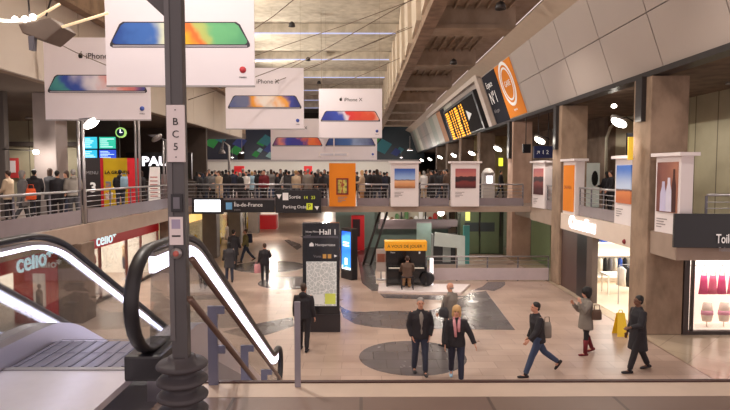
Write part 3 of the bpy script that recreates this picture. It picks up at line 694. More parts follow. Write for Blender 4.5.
c = at(229, 206, Y=25.79); MB().box(c.x-.14, c.x+.14, 25.78, 25.8, c.z-.16, c.z+.16).build('train_symbol', mat('symbol_blue', (96, 150, 190), emit=.2), t)
t, a, b = board('taller black direction sign for the exit and parking left of the orange poster', 275.5, 321, 190, 213, [('Sortie', 289, 198.5, .22, LETTER), ('Parking Océane', 283, 208.3, .2, LETTER), ('14', 303.5, 199, .2, YG), ('23', 311, 199, .2, YG)], Y=25.7)
c = at(285.5, 196.5, Y=25.69); MB().box(c.x-.13, c.x+.13, 25.68, 25.7, c.z-.17, c.z+.17).build('exit_symbol', LETTER, t)
c = at(279, 196.5, Y=25.69); MB().prism([(c.x-.12, 25.7, c.z+.1), (c.x+.12, 25.7, c.z+.1), (c.x, 25.7, c.z-.12)], (0, -.01, 0)).build('arrow', LETTER, t)
c = at(309.5, 206.5, Y=25.69); MB().box(c.x-.14, c.x+.14, 25.68, 25.7, c.z-.15, c.z+.15).build('parking_symbol', YG, t)
text('P', .3, t, (c.x-.09, 25.67, c.z-.1), (1, 0, 0), (0, 0, 1), BLACK)
c = at(317, 208, Y=25.69); MB().prism([(c.x-.12, 25.7, c.z+.08), (c.x+.1, 25.7, c.z+.08), (c.x, 25.7, c.z-.1)], (0, -.01, 0)).build('arrow', LETTER, t)
# upper right blue direction sign
Y = 26.5; t, a, b = board('small blue direction sign hanging beneath the gallery soffit by the corner poster', 534, 553, 146, 158, [('↗ 1 2', 536, 154, .25, LETTER)], Y=25.5)
MB().tube([(a.x+.2, 25.57, b.z), (a.x+.2, 25.57, 7.3)], .02).tube([(b.x-.2, 25.57, b.z), (b.x-.2, 25.57, 7.3)], .02).build('hanger', DARKMETAL, t)
[o for o in COL.objects if o.parent == t and o.name.startswith('panel')][0].data.materials[0] = mat('sign_blue', (28, 36, 84), rough=.4)
t, a, b = board('small dark screen hanging between the pillars left of the blue direction sign', 523, 531, 144, 153, [], Y=27, name='monitor')
MB().tube([(a.x+.15, 27.07, b.z), (a.x+.15, 27.07, 7.3)], .02).build('hanger', DARKMETAL, t)
# TOILETTES sign
a, b = at(675, 247, Y=13.75), at(730, 214, Y=13.75)
t = thing('toilet_sign', 'wide black sign with white toilets lettering over the lingerie window', 'sign', (a.x, 13.7, a.z))
MB().obox((a.x, 13.8, 2.62), (4.2, -.35, 0), (0, .08, 0), (0, 0, .85)).build('panel', mat('sign_dark', (30, 30, 34), rough=.3), t, bevel=.01)
xd = Vector((4.2, -.35, 0)).normalized()
o = at(716, 243, Y=13.68); text('Toilettes', .32, t, o, xd, (0, 0, 1), LETTER, bold=.004, xs=.62); o = at(718.5, 251.5, Y=13.68); text('Toilets', .16, t, o, xd, (0, 0, 1), MATS['grey_letter'], xs=.62)
# ================================================================= ESCALATORS
SL = math.radians(30)
def esc_path(yflat, yend, z0, n=8):
    """side profile: flat, curve, incline, curve, flat;  returns (y, z) list"""
    pts = []
    R = 1.6
    L = R*math.tan(SL/2)
    pts.append((yflat-L, z0))
    for i in range(n+1):
        a = SL*i/n; pts.append((yflat-L+R*math.sin(a), z0-R*(1-math.cos(a))))
    return pts, L
def balustrade(t, X, y_front0, yflat, ylow, side, strip_side, rail_m=None):
    rail_m = rail_m or RUBBER; y_front = y_front0
    """one escalator balustrade: handrail loop, glass, lit strip, skirt; upper end at y_front"""
    H = F+1.01; HL = 1.01
    ylow_flat = yflat + (F)/math.tan(SL)
    top, L = esc_path(yflat, ylow, H)
    R = 1.6
    low = []
    for i in range(9):
        a = SL*(1-i/8); low.append((ylow_flat+L-R*math.sin(a), HL+R*(1-math.cos(a))))
    yend = ylow_flat+L+.45
    # newel loops
    r = .40
    up_loop = [(y_front+r-r*math.sin(a)*1.0, H-r+r*math.cos(a)) for a in [PI*i/12 for i in range(13)]]
    lo_loop = [(yend-r+r*math.sin(a), HL-r+r*math.cos(a)) for a in [PI*i/12 for i in range(13)]]
    up_loop = up_loop[::-1]
    path = [(y_front+.55, H-2*r)] + up_loop + top + low + lo_loop + [(yend-.55, HL-2*r)]
    P = [Vector((X, y, z)) for y, z in path]
    MB().tube(P, .056, 12, ry=.032, side=(1, 0, 0)).build('handrail', rail_m, t)
    # decking line under glass
    def deck(off): return [(y_front+.6, F+off)] + [(y, z-1.01+off) for y, z in top] + [(y, z-1.01+off) for y, z in low] + [(yend-.15, off)]
    gl_top = [(y_front+.42, H-.05)] + [(y, z-.05) for y, z in top] + [(y, z-.05) for y, z in low] + [(yend-.42, HL-.05)]
    gl_bot = [(y_front+.35, F+.18)] + [(y, z-1.01+.18) for y, z in top] + [(y, z-1.01+.18) for y, z in low] + [(yend-.35, .18)]
    b = MB(); n = len(gl_top)
    for i in range(n-1):
        (y0, z0), (y1, z1), (y2, z2), (y3, z3) = gl_bot[i], gl_bot[i+1], gl_top[i+1], gl_top[i]
        b.prism([(X-.005, y0, z0), (X-.005, y1, z1), (X-.005, y2, z2), (X-.005, y3, z3)], (.01, 0, 0))
    b.build('glass_panel', GLASS2, t)
    # end glass semicircle
    def strip(off0, off1, dx, w, nm, m, i0=0):
        b = MB(); T = gl_top
        for i in range(i0, n-1):
            (y0, z0), (y1, z1) = T[i], T[i+1]
            b.prism([(X+dx, y0, z0-off1), (X+dx, y1, z1-off1), (X+dx, y1, z1-off0), (X+dx, y0, z0-off0)], (w, 0, 0))
        b.build(nm, m, t)
    strip(-.005, .03, -.03, .06, 'rail_profile', STEEL)
    strip(.03, strip_side, -.022, .044, 'light_strip', STRIP)
    # inner and outer skirt / decking
    d0 = deck(-.32); d1 = deck(.18); b = MB()
    for i in range(len(d0)-1):
        b.prism([(X-.13, d0[i][0], d0[i][1]), (X-.13, d0[i+1][0], d0[i+1][1]), (X-.13, d1[i+1][0], d1[i+1][1]), (X-.13, d1[i][0], d1[i][1])], (.26, 0, 0))
    b.build('skirt_panel', mat('satin_aluminium', (206, 204, 214), rough=.3, metal=.7, var=.05), t)
    return ylow_flat, L, yend
def escalator(label, X0, X1, y_front, yflat, up=.065, rail_m=None, up2=.16):
    t = thing('escalator', label, 'escalator', ((X0+X1)/2, yflat, 0))
    for X in (X0, X1): yl, L, yend = balustrade(t, X, y_front if X == X1 else 2.9, yflat, 0, 1, up if X == X0 else up2, rail_m)
    # steps
    a, b = X0+.14, X1-.14
    ST = mat('step_metal', (128, 128, 146), rough=.35, metal=.75, var=.1, scale=20)
    stp = MB(); y = 4.5; z = F; yy = yflat-.2
    stp.box(a, b, 4.5, yy, F-.05, F-.004)
    rise, run = .2, .2/math.tan(SL)
    n = int(F/rise)
    for i in range(n):
        z = F-rise*(i+1); h0 = F - .2*(i+1)
        stp.box(a, b, yy+run*i, yy+run*(i+1)+.01, h0-.3, h0)
    stp.build('step_band', ST, t)
    g = MB()
    for k in range(3): 
        g.box(a+.02, b-.02, 4.5+.4*k+.0, 4.5+.4*k+.008, F-.004, F-.001)
    for k in range(int((b-a)/.11)): g.box(a+.03+.11*k, a+.055+.11*k, 4.55, yy, F-.004, F+.002)
    g.build('step_groove', mat('groove_dark', (112, 111, 128), rough=.5, metal=.4), t)
    MB().box(a, b, 3.3, 4.5, F-.05, F+.002).build('floor_plate', STEELPLATE, t)
    MB().box(a, b, 4.44, 4.5, F+.002, F+.012).build('comb_plate', mat('comb_plate', (150, 148, 150), rough=.4, metal=.7), t)
    # truss casing
    ds = [(4.0, F-.4), (yflat, F-.4), (yl, -.0)]
    MB().prism([(X0-.16, 4.0, F-.5), (X0-.16, yflat+.1, F-.5), (X0-.16, yl-.1, .005), (X0-.16, yend-.1, .005), (X0-.16, yend-.1, .1), (X0-.16, yl+.2, .1), (X0-.16, yflat+.2, F-.32), (X0-.16, 4.0, F-.32)], (X1-X0+.32, 0, 0)).build('truss_casing', mat('casing_grey', (150, 146, 150), rough=.5), t)
    MB().box(X1-.15, X1+.14, y_front+.2, y_front+.75, F, F+.2).build('newel_base', BLACK, t, bevel=.02); MB().box(X0-.14, X0+.14, 3.1, 3.65, F, F+.2).build('newel_base', BLACK, t, bevel=.02)
    return t
escalator('near escalator going down, with black handrails and lit glass sides, left of the steel pole', -3.03, -1.66, 4.0, 5.45)
escalator('second escalator at the far left edge, glimpsed through the glass of the near one', -5.6, -4.3, 3.9, 5.3, rail_m=STEEL, up2=.065)
# stair guard rails to the right of the escalator
t = thing('stair_handrail', 'brown double handrail on flat grey posts descending beside the near escalator', 'handrail', (-1.05, 4.3, 2.0))
def rl(px, py, X=-1.02): return at(px, py, X=X)
for (a, b) in (((192, 259), (284, 384)), ((190, 299), (262, 389))):
    p, r_ = rl(*a), rl(*b); d = (r_-p).normalized()
    MB().tube([p, r_+d*1.2], .02, 10).build('rail', BROWNMETAL, t)
pu, pv = rl(192, 259), rl(284, 384); sl = (pv.z-pu.z)/(pv.y-pu.y)
MB().obox((-1.15, 3.95, pu.z+sl*(3.95-pu.y)-1.25), (.1, 0, 0), (0, 5.2, 5.2*sl), (0, 0, .16)).build('stringer', PAINTSTEEL, t)
for Yp in (4.14, 5.25, 6.3, 7.6):
    zt = pu.z+sl*(Yp-pu.y)-.02; X = -1.11
    b = MB().box(X-.035, X+.035, Yp-.015, Yp+.015, zt-1.15, zt)
    b.build('post', mat('blue_grey_steel', (118, 120, 142), rough=.4, metal=.4), t)
    
    for dz in (0, .3): MB().box(X, -1.02, Yp-.012, Yp+.012, zt-.06-dz, zt-dz).build('bracket', MATS['blue_grey_steel'], t)
tag(MB().obox((at(298, 388, Y=4.1).x-.022, 4.08, F), (.044, 0, 0), (0, .02, 0), (0, 0, .645)).build('guard_post', mat('pale_post', (150, 146, 156), rough=.4, metal=.3), bevel=.004), 'single flat grey post standing on the gallery edge in front of the man in black', 'post')

# ================================================================= FOREGROUND STEEL POLE
PX, PY = -1.145, 3.5
t = thing('steel_pole', 'grey square steel pole with ribbed black foot in the left foreground', 'pole', (PX, PY, F))
MB().box(PX-.038, PX+.06, PY-.05, PY+.03, F, 9.6).build('shaft', mat('grey_green_paint', (84, 82, 84), rough=.45, var=.08), t, bevel=.008)
MB().box(PX-.042, PX-.012, PY-.058, PY-.045, F+.55, 9.6).build('flange', mat('grey_flange', (104, 102, 104), rough=.45), t)
prof = [(.1, 0), (.155, .02)]
z = .02
for k in range(4):
    prof += [(.088, z), (.09, z+.03), (.14, z+.036), (.158, z+.048), (.16, z+.062), (.145, z+.078), (.09, z+.088)]; z += .1
prof += [(.085, z+.01), (.07, z+.02)]
MB().lathe((PX+.005, PY+.01, F), prof, 28).build('ribbed_foot', mat('matte_rubber', (74, 70, 74), rough=.6), t)
MB().obox((PX-.02, PY-.06, 5.59), (.10, 0, 0), (0, .12, 0), (0, 0, .08)).build('collar', DARKMETAL, t)
a = at(168, 20, Y=PY-.02); b = at(142, -4, Y=PY-.02); c = at(150, -14, Y=PY-.02); d = at(170, 4, Y=PY-.02)
MB().prism([a, b, c, d], (0, .07, 0)).build('brace', MATS['grey_green_paint'], t)
a, b = at(167.5, 162, Y=PY-.07), at(184.5, 105, Y=PY-.07)
sg = thing('pole_sign', 'white strip sign with the characters B C 5 fixed high on the pole', 'sign', (a.x, PY-.08, a.z))
MB().box(a.x, b.x, PY-.075, PY-.062, a.z, b.z).build('plate', WHITE, sg, bevel=.003)
for ch, py in (('B', 125), ('C', 137.5), ('5', 150)): text(ch, .062, sg, ((a.x+b.x)/2, PY-.079, at(176, py, Y=PY-.08).z), (1, 0, 0), (0, 0, 1), INK, align='CENTER', ext=.002)
MB().tube([((a.x+b.x)/2, PY-.076, b.z-.03), ((a.x+b.x)/2, PY-.08, b.z-.03)], .004, 8).tube([((a.x+b.x)/2, PY-.076, a.z+.03), ((a.x+b.x)/2, PY-.08, a.z+.03)], .004, 8).build('screw', DARKMETAL, sg)
a, b = at(169.5, 245, Y=PY-.07), at(182.5, 217, Y=PY-.07)
sg = thing('notice_sticker', 'small white notice with a printed block on the pole above the red button', 'notice', (a.x, PY-.08, a.z))
MB().box(a.x, b.x, PY-.068, PY-.062, a.z, b.z).build('sheet', WHITE, sg)
MB().box(a.x+.015, b.x-.015, PY-.07, PY-.068, a.z+.1, b.z-.015).build('print', mat('print_lilac', (170, 160, 186)), sg)
MB().box(a.x+.015, b.x-.015, PY-.07, PY-.068, a.z+.05, a.z+.06).build('print', INK, sg)
c = at(176.3, 253.5, Y=PY-.07)
sg = thing('call_button', 'round steel button with a red centre on the pole', 'button', (c.x, c.y, c.z))
MB().tube([(c.x, PY-.062, c.z), (c.x, PY-.075, c.z)], .034, 20).build('bezel', STEEL, sg)
MB().tube([(c.x, PY-.075, c.z), (c.x, PY-.083, c.z)], .018, 16).build('knob', mat('pale_red', (200, 110, 100)), sg)
a, b = at(171, 212, Y=PY-.07), at(182, 194, Y=PY-.07)
sg = thing('switch_box', 'small black rectangular plate on the pole between the two white labels', 'plate', (a.x, c.y, a.z))
MB().box(a.x, b.x, PY-.07, PY-.05, a.z, b.z).build('plate', BLACK, sg, bevel=.003)
MB().box(a.x+.015, b.x-.015, PY-.073, PY-.07, a.z+.02, b.z-.02).build('window', PAINTSTEEL, sg)

# ================================================================= LEFT LOWER SHOP (red fascia)
t = thing('clothes_shop', 'red fronted clothes shop under the left walkway with glowing cyan white lettering', 'shop front', (-9, 17, 0))
MB().box(-9.1, -9.0, 11, 16.5, 1.9, 2.38).box(-9.1, -9.0, 17.3, 24.9, 1.9, 2.38).build('fascia', RED, t)
CY = emis('cyan_white_glow', (206, 240, 246), .9)
text('celio*', .74, t, (-8.96, 14.5, 1.86), (0, 1, 0), (0, 0, 1), CY, ext=.03, bold=.006)
text('celio*', .58, t, (-8.96, 18.9, 1.98), (0, 1, 0), (0, 0, 1), CY, ext=.02, bold=0, xs=1.15)
for yy in (11.1, 13.2, 17.35, 19.3, 21.5, 22.9, 24.8):
    MB().box(-9.08, -9.0, yy-.04, yy+.04, 0, 1.9).build('mullion', mat('mullion_brown', (110, 60, 50)), t)
MB().box(-9.05, -9.03, 17.4, 24.8, .12, 1.9).build('window_pane', GLASS, t); MB().box(-9.05, -9.03, 11.1, 13.2, .12, 1.9).build('window_pane', GLASS, t)
MB().box(-9.1, -9.0, 17.3, 24.9, 0, .12).build('sill', DARKMETAL, t)
struct('wall_left', MB().box(-13, -12.9, 4, 26, 0, 2.4).box(-12.9, -9.1, 25.0, 25.1, 0, 2.4), SHOPW)
tp = thing('return_wall', 'red return wall with small white lettering and a man poster beside the brown pillar', 'shop panel', (-9.8, 16.45, 0))
MB().box(-10.3, -9.0, 16.5, 16.6, 0, 2.38).build('wall', RED, tp)
text('celio*', .34, tp, (-9.65, 16.49, 1.68), (1, 0, 0), (0, 0, 1), LETTER, ext=.02, bold=.008)
MB().box(-9.7, -9.35, 16.46, 16.5, .5, 1.5).build('poster', mat('poster_beige', (226, 214, 200), emit=.2), tp)
MB().ball((-9.52, 16.46, 1.12), .06, .01, .08).prism([(-9.62, 16.46, .5), (-9.42, 16.46, .5), (-9.42, 16.46, .98), (-9.47, 16.46, 1.04), (-9.57, 16.46, 1.04), (-9.62, 16.46, .98)], (0, -.008, 0)).build('figure', mat('print_figure', (96, 80, 76)), tp)
for i, (y0, y1) in enumerate(((17.45, 18.1),)):
    tp = thing('window_poster', 'tall poster of a face in the shop window beside the brown pillar', 'poster', (-9.15, y0, 0))
    MB().box(-9.16, -9.14, y0, y1, .1, 1.8).build('sheet', mat('poster_warm', (206, 170, 150), emit=.15), tp)
    MB().ball((-9.135, (y0+y1)/2, 1.3), .01, .13, .19).build('face', mat('print_skin', (190, 130, 104)), tp)
    MB().ball((-9.132, (y0+y1)/2, 1.42), .01, .15, .12).prism([(-9.14, y0+.1, .1), (-9.14, y1-.1, .1), (-9.14, y1-.15, 1.05), (-9.14, y0+.15, 1.05)], (.01, 0, 0)).build('figure', mat('print_dark', (70, 50, 50)), tp)
for x, y, pw in [(-10.8, 13.5, 60), (-10.8, 19.4, 200), (-10.8, 22.8, 200)]:
    lamp_light('AREA', 'shop_light', (x, y, 2.3), pw, sx=2.2, sy=2.2, col=(1, .93, .82))
random.seed(11)
def mannequin(x, y, rz, label, top, low, z=0, h=1.75):
    t = thing('mannequin', label, 'mannequin', (0, 0, 0))
    MB().lathe((0, 0, 0), [(.18, 0), (.18, .02), (.02, .03), (.015, .5)], 16).build('stand', STEEL, t)
    MB().loft([((0, 0, .45), (.1, 0, 0), (0, .09, 0)), ((0, 0, .85), (.16, 0, 0), (0, .11, 0)), ((0, 0, .95), (.16, 0, 0), (0, .11, 0)), ((0, 0, 1.05), (.13, 0, 0), (0, .09, 0))]).build('trousers', low, t)
    MB().loft([((0, 0, .95), (.165, 0, 0), (0, .115, 0)), ((0, 0, 1.12), (.135, 0, 0), (0, .1, 0)), ((0, 0, 1.32), (.18, 0, 0), (0, .12, 0)), ((0, 0, 1.43), (.17, 0, 0), (0, .09, 0)), ((0, 0, 1.48), (.06, 0, 0), (0, .06, 0))]).tube([(-.17, 0, 1.4), (-.23, 0, 1.15), (-.21, .05, .9)], [.055, .045, .035]).tube([(.17, 0, 1.4), (.23, 0, 1.15), (.21, .05, .9)], [.055, .045, .035]).build('top_garment', top, t)
    MB().ball((0, 0, 1.63), .075, .09, .11).tube([(0, 0, 1.45), (0, 0, 1.56)], .045).build('head', WHITE, t)
    t.location = (x, y, z); t.rotation_euler = (0, 0, rz); return t
mannequin(-9.9, 18.6, -1.3, 'shop mannequin in a grey jacket nearest the window poster', mat('cloth_grey', (120, 116, 120)), mat('cloth_navy', (40, 44, 70)))
mannequin(-9.9, 20.6, -1.3, 'shop mannequin in a red top at the middle of the left shop window', mat('cloth_red', (150, 50, 44)), mat('cloth_black', (30, 28, 30)))
mannequin(-9.9, 23.4, -1.3, 'shop mannequin in a tan top at the far end of the left shop window', mat('cloth_tan', (180, 150, 116)), MATS['cloth_navy'])
def clothes_rack(x, y, rz, label, cols, L=1.6, h=1.4, n=9, z=0):
    t = thing('clothes_rack', label, 'clothes rack', (0, 0, 0))
    MB().tube([(-L/2, 0, 0), (-L/2, 0, h), (L/2, 0, h), (L/2, 0, 0)], .015, 6).build('frame', STEEL, t)
    for i in range(n):
        xx = -L/2+.12+(L-.24)*i/(n-1); m = cols[i % len(cols)]; l = random.uniform(.6, .8)
        MB().loft([((xx, 0, h-.06), (.02, 0, 0), (0, .05, 0)), ((xx, 0, h-.14), (.035, 0, 0), (0, .2, 0)), ((xx, 0, h-l*.6), (.04, 0, 0), (0, .17, 0)), ((xx, 0, h-l), (.045, 0, 0), (0, .2, 0))], n=10).build('garment', m, t)
    t.location = (x, y, z); t.rotation_euler = (0, 0, rz); return t
clothes_rack(-11.2, 20.2, PI/2, 'rack of mixed clothes inside the red fronted shop', [MATS['cloth_grey'], MATS['cloth_tan'], MATS['cloth_red'], MATS['cloth_navy']])
clothes_rack(-11.2, 14, PI/2, 'rack of dark clothes in the nearer bay of the red fronted shop', [MATS['cloth_grey'], MATS['cloth_black'], MATS['cloth_navy']], L=2.4)

# ================================================================= RIGHT LOWER SHOPS
t = thing('clothes_shop', 'beige shop band with glowing white lettering above the open clothes shop at right', 'shop front', (7.95, 19, 2.3))
MB().box(7.88, 8.0, 16.22, 21.98, 2.28, 2.9).build('fascia', PINKEDGE, t)
text('Camaïeu', .6, t, (7.86, 21.0, 2.44), (0, -1, 0), (0, 0, 1), LETTERW, ext=.05, bold=.025, xs=1.1)
MB().box(7.95, 8.1, 20.3, 22.0, 0, 2.28).build('shutter', mat('brown_shutter', (84, 62, 58), rough=.4), t)
MB().box(7.9, 8.05, 19.4, 20.3, 0, 2.28).build('door_leaf', mat('black_door', (26, 20, 24), rough=.3), t)
MB().box(7.9, 8.1, 18.95, 19.4, 0, 2.28).build('frame', mat('door_frame', (92, 78, 72)), t)
struct('wall_right', MB().box(13, 13.1, 16.2, 22.9, 0, 2.3), SHOPW)
struct('wall_right', MB().box(8.88, 13, 16.2, 16.3, 0, 2.3), SHOPW)
struct('floor', MB().box(8.1, 13, 16.3, 22.9, 0, .006), mat('shop_floor_cream', (236, 216, 190), rough=.25, var=.04))
lamp_light('AREA', 'shop_light', (10.2, 18.6, 2.25), 170, sx=3.4, sy=3.6, col=(1, .95, .88))
lamp_light('AREA', 'shop_light', (10.2, 21.6, 2.25), 80, sx=3.4, sy=1.8, col=(1, .95, .88))
# shelves at the back of the shop
t = thing('wall_shelf', 'white lit wall shelving along the back of the shop at right', 'shelving', (10.5, 22.6, 0))
MB().box(8.4, 12.9, 22.75, 22.88, 0, 2.2).build('back_panel', SHOPW, t)
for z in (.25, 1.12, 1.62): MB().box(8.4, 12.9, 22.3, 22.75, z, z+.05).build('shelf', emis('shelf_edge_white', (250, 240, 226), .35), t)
MB().tube([(8.4, 22.45, 1.05), (12.9, 22.45, 1.05)], .015, 6).build('hanging_bar', STEEL, t)
cl = [MATS['cloth_black'], SHOPW, mat('cloth_blue', (50, 84, 170)), MATS['cloth_grey'], SHOPW, MATS['cloth_black'], mat('cloth_cream', (226, 216, 200))]
random.seed(5)
for i in range(22):
    xx = 8.5+.2*i; m = cl[(i*3) % 7]
    o = MB().loft([((xx, 22.45, 1.03), (.03, 0, 0), (0, .04, 0)), ((xx, 22.45, .96), (.05, 0, 0), (0, .18, 0)), ((xx, 22.45, .45), (.07, 0, 0), (0, .17, 0))], n=8).build('hanging_garment', m)
    tag(o, '%s garment hanging on the bar under the back shelf of the right shop' % {'cloth_black': 'black', 'white_shop_wall': 'white', 'cloth_blue': 'blue', 'cloth_grey': 'grey', 'cloth_cream': 'cream'}[m.name], 'garment', 'clothes hanging at the back of the right shop, ' + m.name.replace('_', ' '))
for i in range(12):
    xx = 8.6+.36*i; m = [MATS['cloth_blue'], SHOPW, MATS['cloth_black'], MATS['cloth_blue'], mat('cloth_pale', (190, 200, 220))][i % 5]
    o = MB().box(xx, xx+.26, 22.35, 22.7, 1.675, 1.675+.12+.07*(i % 3)).build('folded_garment', m, bevel=.02)
    tag(o, 'folded pile of %s clothes on the top shelf of the right shop' % ['blue', 'white', 'black', 'bright blue', 'pale blue'][i % 5], 'folded clothes', 'folded %s piles on the top shelf' % ['blue', 'white', 'black', 'bright blue', 'pale blue'][i % 5])
tt = thing('display_table', 'white display table inside the open shop at right', 'table', (9.6, 20.4, 0))
MB().box(9.0, 10.4, 20.2, 20.9, .7, .75).build('table_top', SHOPW, tt)
for sx in (9.05, 10.3):
    for sy in (20.25, 20.8): MB().box(sx, sx+.05, sy, sy+.05, 0, .7).build('leg', SHOPW, tt)
clothes_rack(9.3, 19.0, .4, 'rack of white and black clothes just inside the open shop', [SHOPW, MATS['cloth_black'], MATS['cloth_grey']], L=1.2, h=1.35, n=6)
mannequin(10.2, 18.2, 2.6, 'mannequin in white beside the rack inside the open shop', SHOPW, MATS['cloth_black'])
tag(MB().ball((8.02-.12, 16.6, 2.42), .09, .09, .08).build('alarm_beacon', mat('alarm_red', (120, 30, 36))), 'small red alarm dome on the shop band by the pillar', 'alarm')
# lingerie window
t = thing('shop_window', 'brightly lit lingerie shop window with a dark frame right of the broad pillar', 'shop window', (9, 15.3, 0))
MB().box(8.9, 9.05, 15.2, 15.36, 0, 2.28).box(9.05, 16, 15.2, 15.36, 0, .1).box(9.05, 16, 15.2, 15.36, 2.12, 2.28).build('frame', mat('frame_dark', (60, 48, 46), rough=.4), t)
MB().box(9.05, 16, 15.27, 15.29, .1, 2.12).build('window_pane', GLASS, t)
MB().box(9.15, 9.2, 15.22, 15.34, .1, 2.12).build('mullion', MATS['frame_dark'], t)
struct('wall_right', MB().box(8.88, 16, 16.05, 16.15, 0, 2.3), emis('lit_display_back', (250, 236, 222), .55))
struct('floor', MB().box(8.9, 16, 15.38, 16.05, 0, .09), SHOPW)
lamp_light('AREA', 'window_light', (12, 15.65, 2.2), 80, sx=6, sy=.4, col=(1, .95, .9))
bar = tag(MB().tube([(9.25, 15.75, 1.85), (13, 15.75, 1.85)], .012, 6).build('display_bar', STEEL), 'thin steel display bar in the lingerie window', 'rail')
for px, m, lab in ((703.5, 'pink_cloth', 'hot pink'), (712.5, 'rose_cloth', 'rose pink'), (721.5, 'pink_cloth', 'deep pink'), (732, 'rose_cloth', 'pale pink')):
    c = at(px, 290, Y=15.75); m = mat(m, (224, 60, 120) if m == 'pink_cloth' else (232, 96, 130), rough=.6); x = c.x
    o = thing('camisole', '%s camisole on a strap hanger in the lingerie window, %s' % (lab, {703.5: 'leftmost', 712.5: 'middle of the three', 721.5: 'third from the pillar', 732: 'at the picture edge'}[px]), 'garment', (x, 15.75, 1.0), group='pink camisoles in the window')
    MB().loft([((x, 15.75, 1.02), (.15, 0, 0), (0, .05, 0)), ((x, 15.75, 1.2), (.125, 0, 0), (0, .05, 0)), ((x, 15.75, 1.4), (.105, 0, 0), (0, .05, 0)), ((x, 15.75, 1.55), (.09, 0, 0), (0, .04, 0))], n=12).build('bodice', m, o)
    MB().tube([(x-.07, 15.75, 1.54), (x-.05, 15.75, 1.72), (x, 15.75, 1.84), (x+.05, 15.75, 1.72), (x+.07, 15.75, 1.54)], .008, 5).build('strap', m, o)
for px, lab in ((707, 'left'), (724, 'right')):
    c = at(px, 315, Y=15.7); x = c.x
    o = thing('torso_form', 'low pale torso form in pink briefs at the bottom of the window, %s one' % lab, 'display form', (x, 15.7, .09))
    MB().loft([((x, 15.7, .25), (.13, 0, 0), (0, .08, 0)), ((x, 15.7, .45), (.17, 0, 0), (0, .1, 0)), ((x, 15.7, .62), (.15, 0, 0), (0, .09, 0)), ((x, 15.7, .78), (.12, 0, 0), (0, .08, 0))]).tube([(x, 15.7, .09), (x, 15.7, .3)], .015, 6).build('torso', mat('form_cream', (238, 214, 196)), o)
    MB().loft([((x, 15.7, .44), (.176, 0, 0), (0, .108, 0)), ((x, 15.7, .56), (.168, 0, 0), (0, .1, 0))]).build('briefs', mat('pale_pink', (226, 150, 170)), o)

# yellow wet floor / cleaning sign
c = at(620, 335, Z=0)
t = thing('wet_floor_sign', 'yellow folding floor sign standing behind the man in the long black coat', 'floor sign', c)
for s, nm in ((-1, 'front_panel'), (1, 'rear_panel')):
    MB().prism([(c.x-.15, c.y+s*.16, .0), (c.x+.15, c.y+s*.16, .0), (c.x+.1, c.y+s*.02, .62), (c.x-.1, c.y+s*.02, .62)], (0, s*.015, 0)).build(nm, YELLOW, t)
MB().tube([(c.x-.06, c.y, .62), (c.x-.04, c.y, .7), (c.x+.04, c.y, .7), (c.x+.06, c.y, .62)], .012, 6).build('handle', YELLOW, t)
MB().prism([(c.x-.06, c.y-.1, .25), (c.x+.06, c.y-.1, .25), (c.x, c.y-.07, .42)], (0, -.01, 0)).build('warning_triangle', INK, t)

# ================================================================= TOTEM, LED PANEL, PIANO
b0, b1 = at(303, 332, Z=0), at(339.5, 332, Z=0); Y = b0.y; x0, x1 = b0.x, b1.x; top = at(320, 223, Y=Y).z
TB = mat('totem_black', (20, 22, 30), rough=.25, coat=.5)
t = thing('information_totem', 'tall black hall information totem with a grey area map', 'information totem', ((x0+x1)/2, Y+.2, 0))
MB().box(x0, x1, Y, Y+.3, 0, top).build('body', TB, t, bevel=.015)
MB().box(x0-.0, x1+.02, Y-.012, Y+.3, 0, .5).build('plinth', mat('plinth_dark', (48, 44, 48), rough=.3), t)
MB().box(x0+.03, x1-.03, Y-.012, Y, top-.42, top-.36).build('header_line', mat('line_grey', (90, 90, 100)), t)
def tt(s, px, py, size, m=LETTER, bold=0): 
    o = at(px, py, Y=Y-.01); return text(s, size, t, (o.x, Y-.008, o.z), (1, 0, 0), (0, 0, 1), m, bold=bold, ext=.004)
tt('Hall 1', 319, 234.5, .21, bold=.003); tt('Niveau Métro', 305.5, 232.5, .065, LETTER); tt('Level', 305.5, 236, .07, MATS['grey_letter'])
tt('Montparnasse', 315, 246, .1); tt('Voies', 313.5, 257.5, .1, MATS['grey_letter'])
c = at(311.5, 245, Y=Y-.01); MB().prism([(c.x-.06, Y-.001, c.z-.04), (c.x+.06, Y-.001, c.z-.04), (c.x+.06, Y-.001, c.z+.03), (c.x, Y-.001, c.z+.08), (c.x-.06, Y-.001, c.z+.03)], (0, -.008, 0)).build('hall_symbol', LETTER, t)
for px in (324.5, 329.5): c = at(px, 256.3, Y=Y-.01); MB().box(c.x-.05, c.x+.05, Y-.008, Y, c.z-.06, c.z+.06).build('metro_symbol', mat('symbol_ochre', (200, 150, 80), emit=.2), t)
c = at(336, 256, Y=Y-.01); MB().prism([(c.x-.05, Y-.001, c.z-.04), (c.x+.04, Y-.001, c.z), (c.x-.05, Y-.001, c.z+.04)], (0, -.006, 0)).build('arrow', LETTER, t)
a, b = at(306.5, 306, Y=Y-.01), at(336.5, 261.5, Y=Y-.01)
m = bpy.data.materials.new('area_map'); m.use_nodes = True; nt = m.node_tree; bs = nt.nodes['Principled BSDF']; tc = nt.nodes.new('ShaderNodeTexCoord')
vo = nt.nodes.new('ShaderNodeTexVoronoi'); vo.feature = 'DISTANCE_TO_EDGE'; vo.inputs['Scale'].default_value = 9; nt.links.new(tc.outputs['Object'], vo.inputs['Vector'])
cr = nt.nodes.new('ShaderNodeValToRGB'); cr.color_ramp.elements[0].position = .02; cr.color_ramp.elements[0].color = lin((228, 226, 222)); cr.color_ramp.elements[1].position = .09; cr.color_ramp.elements[1].color = lin((186, 188, 184))
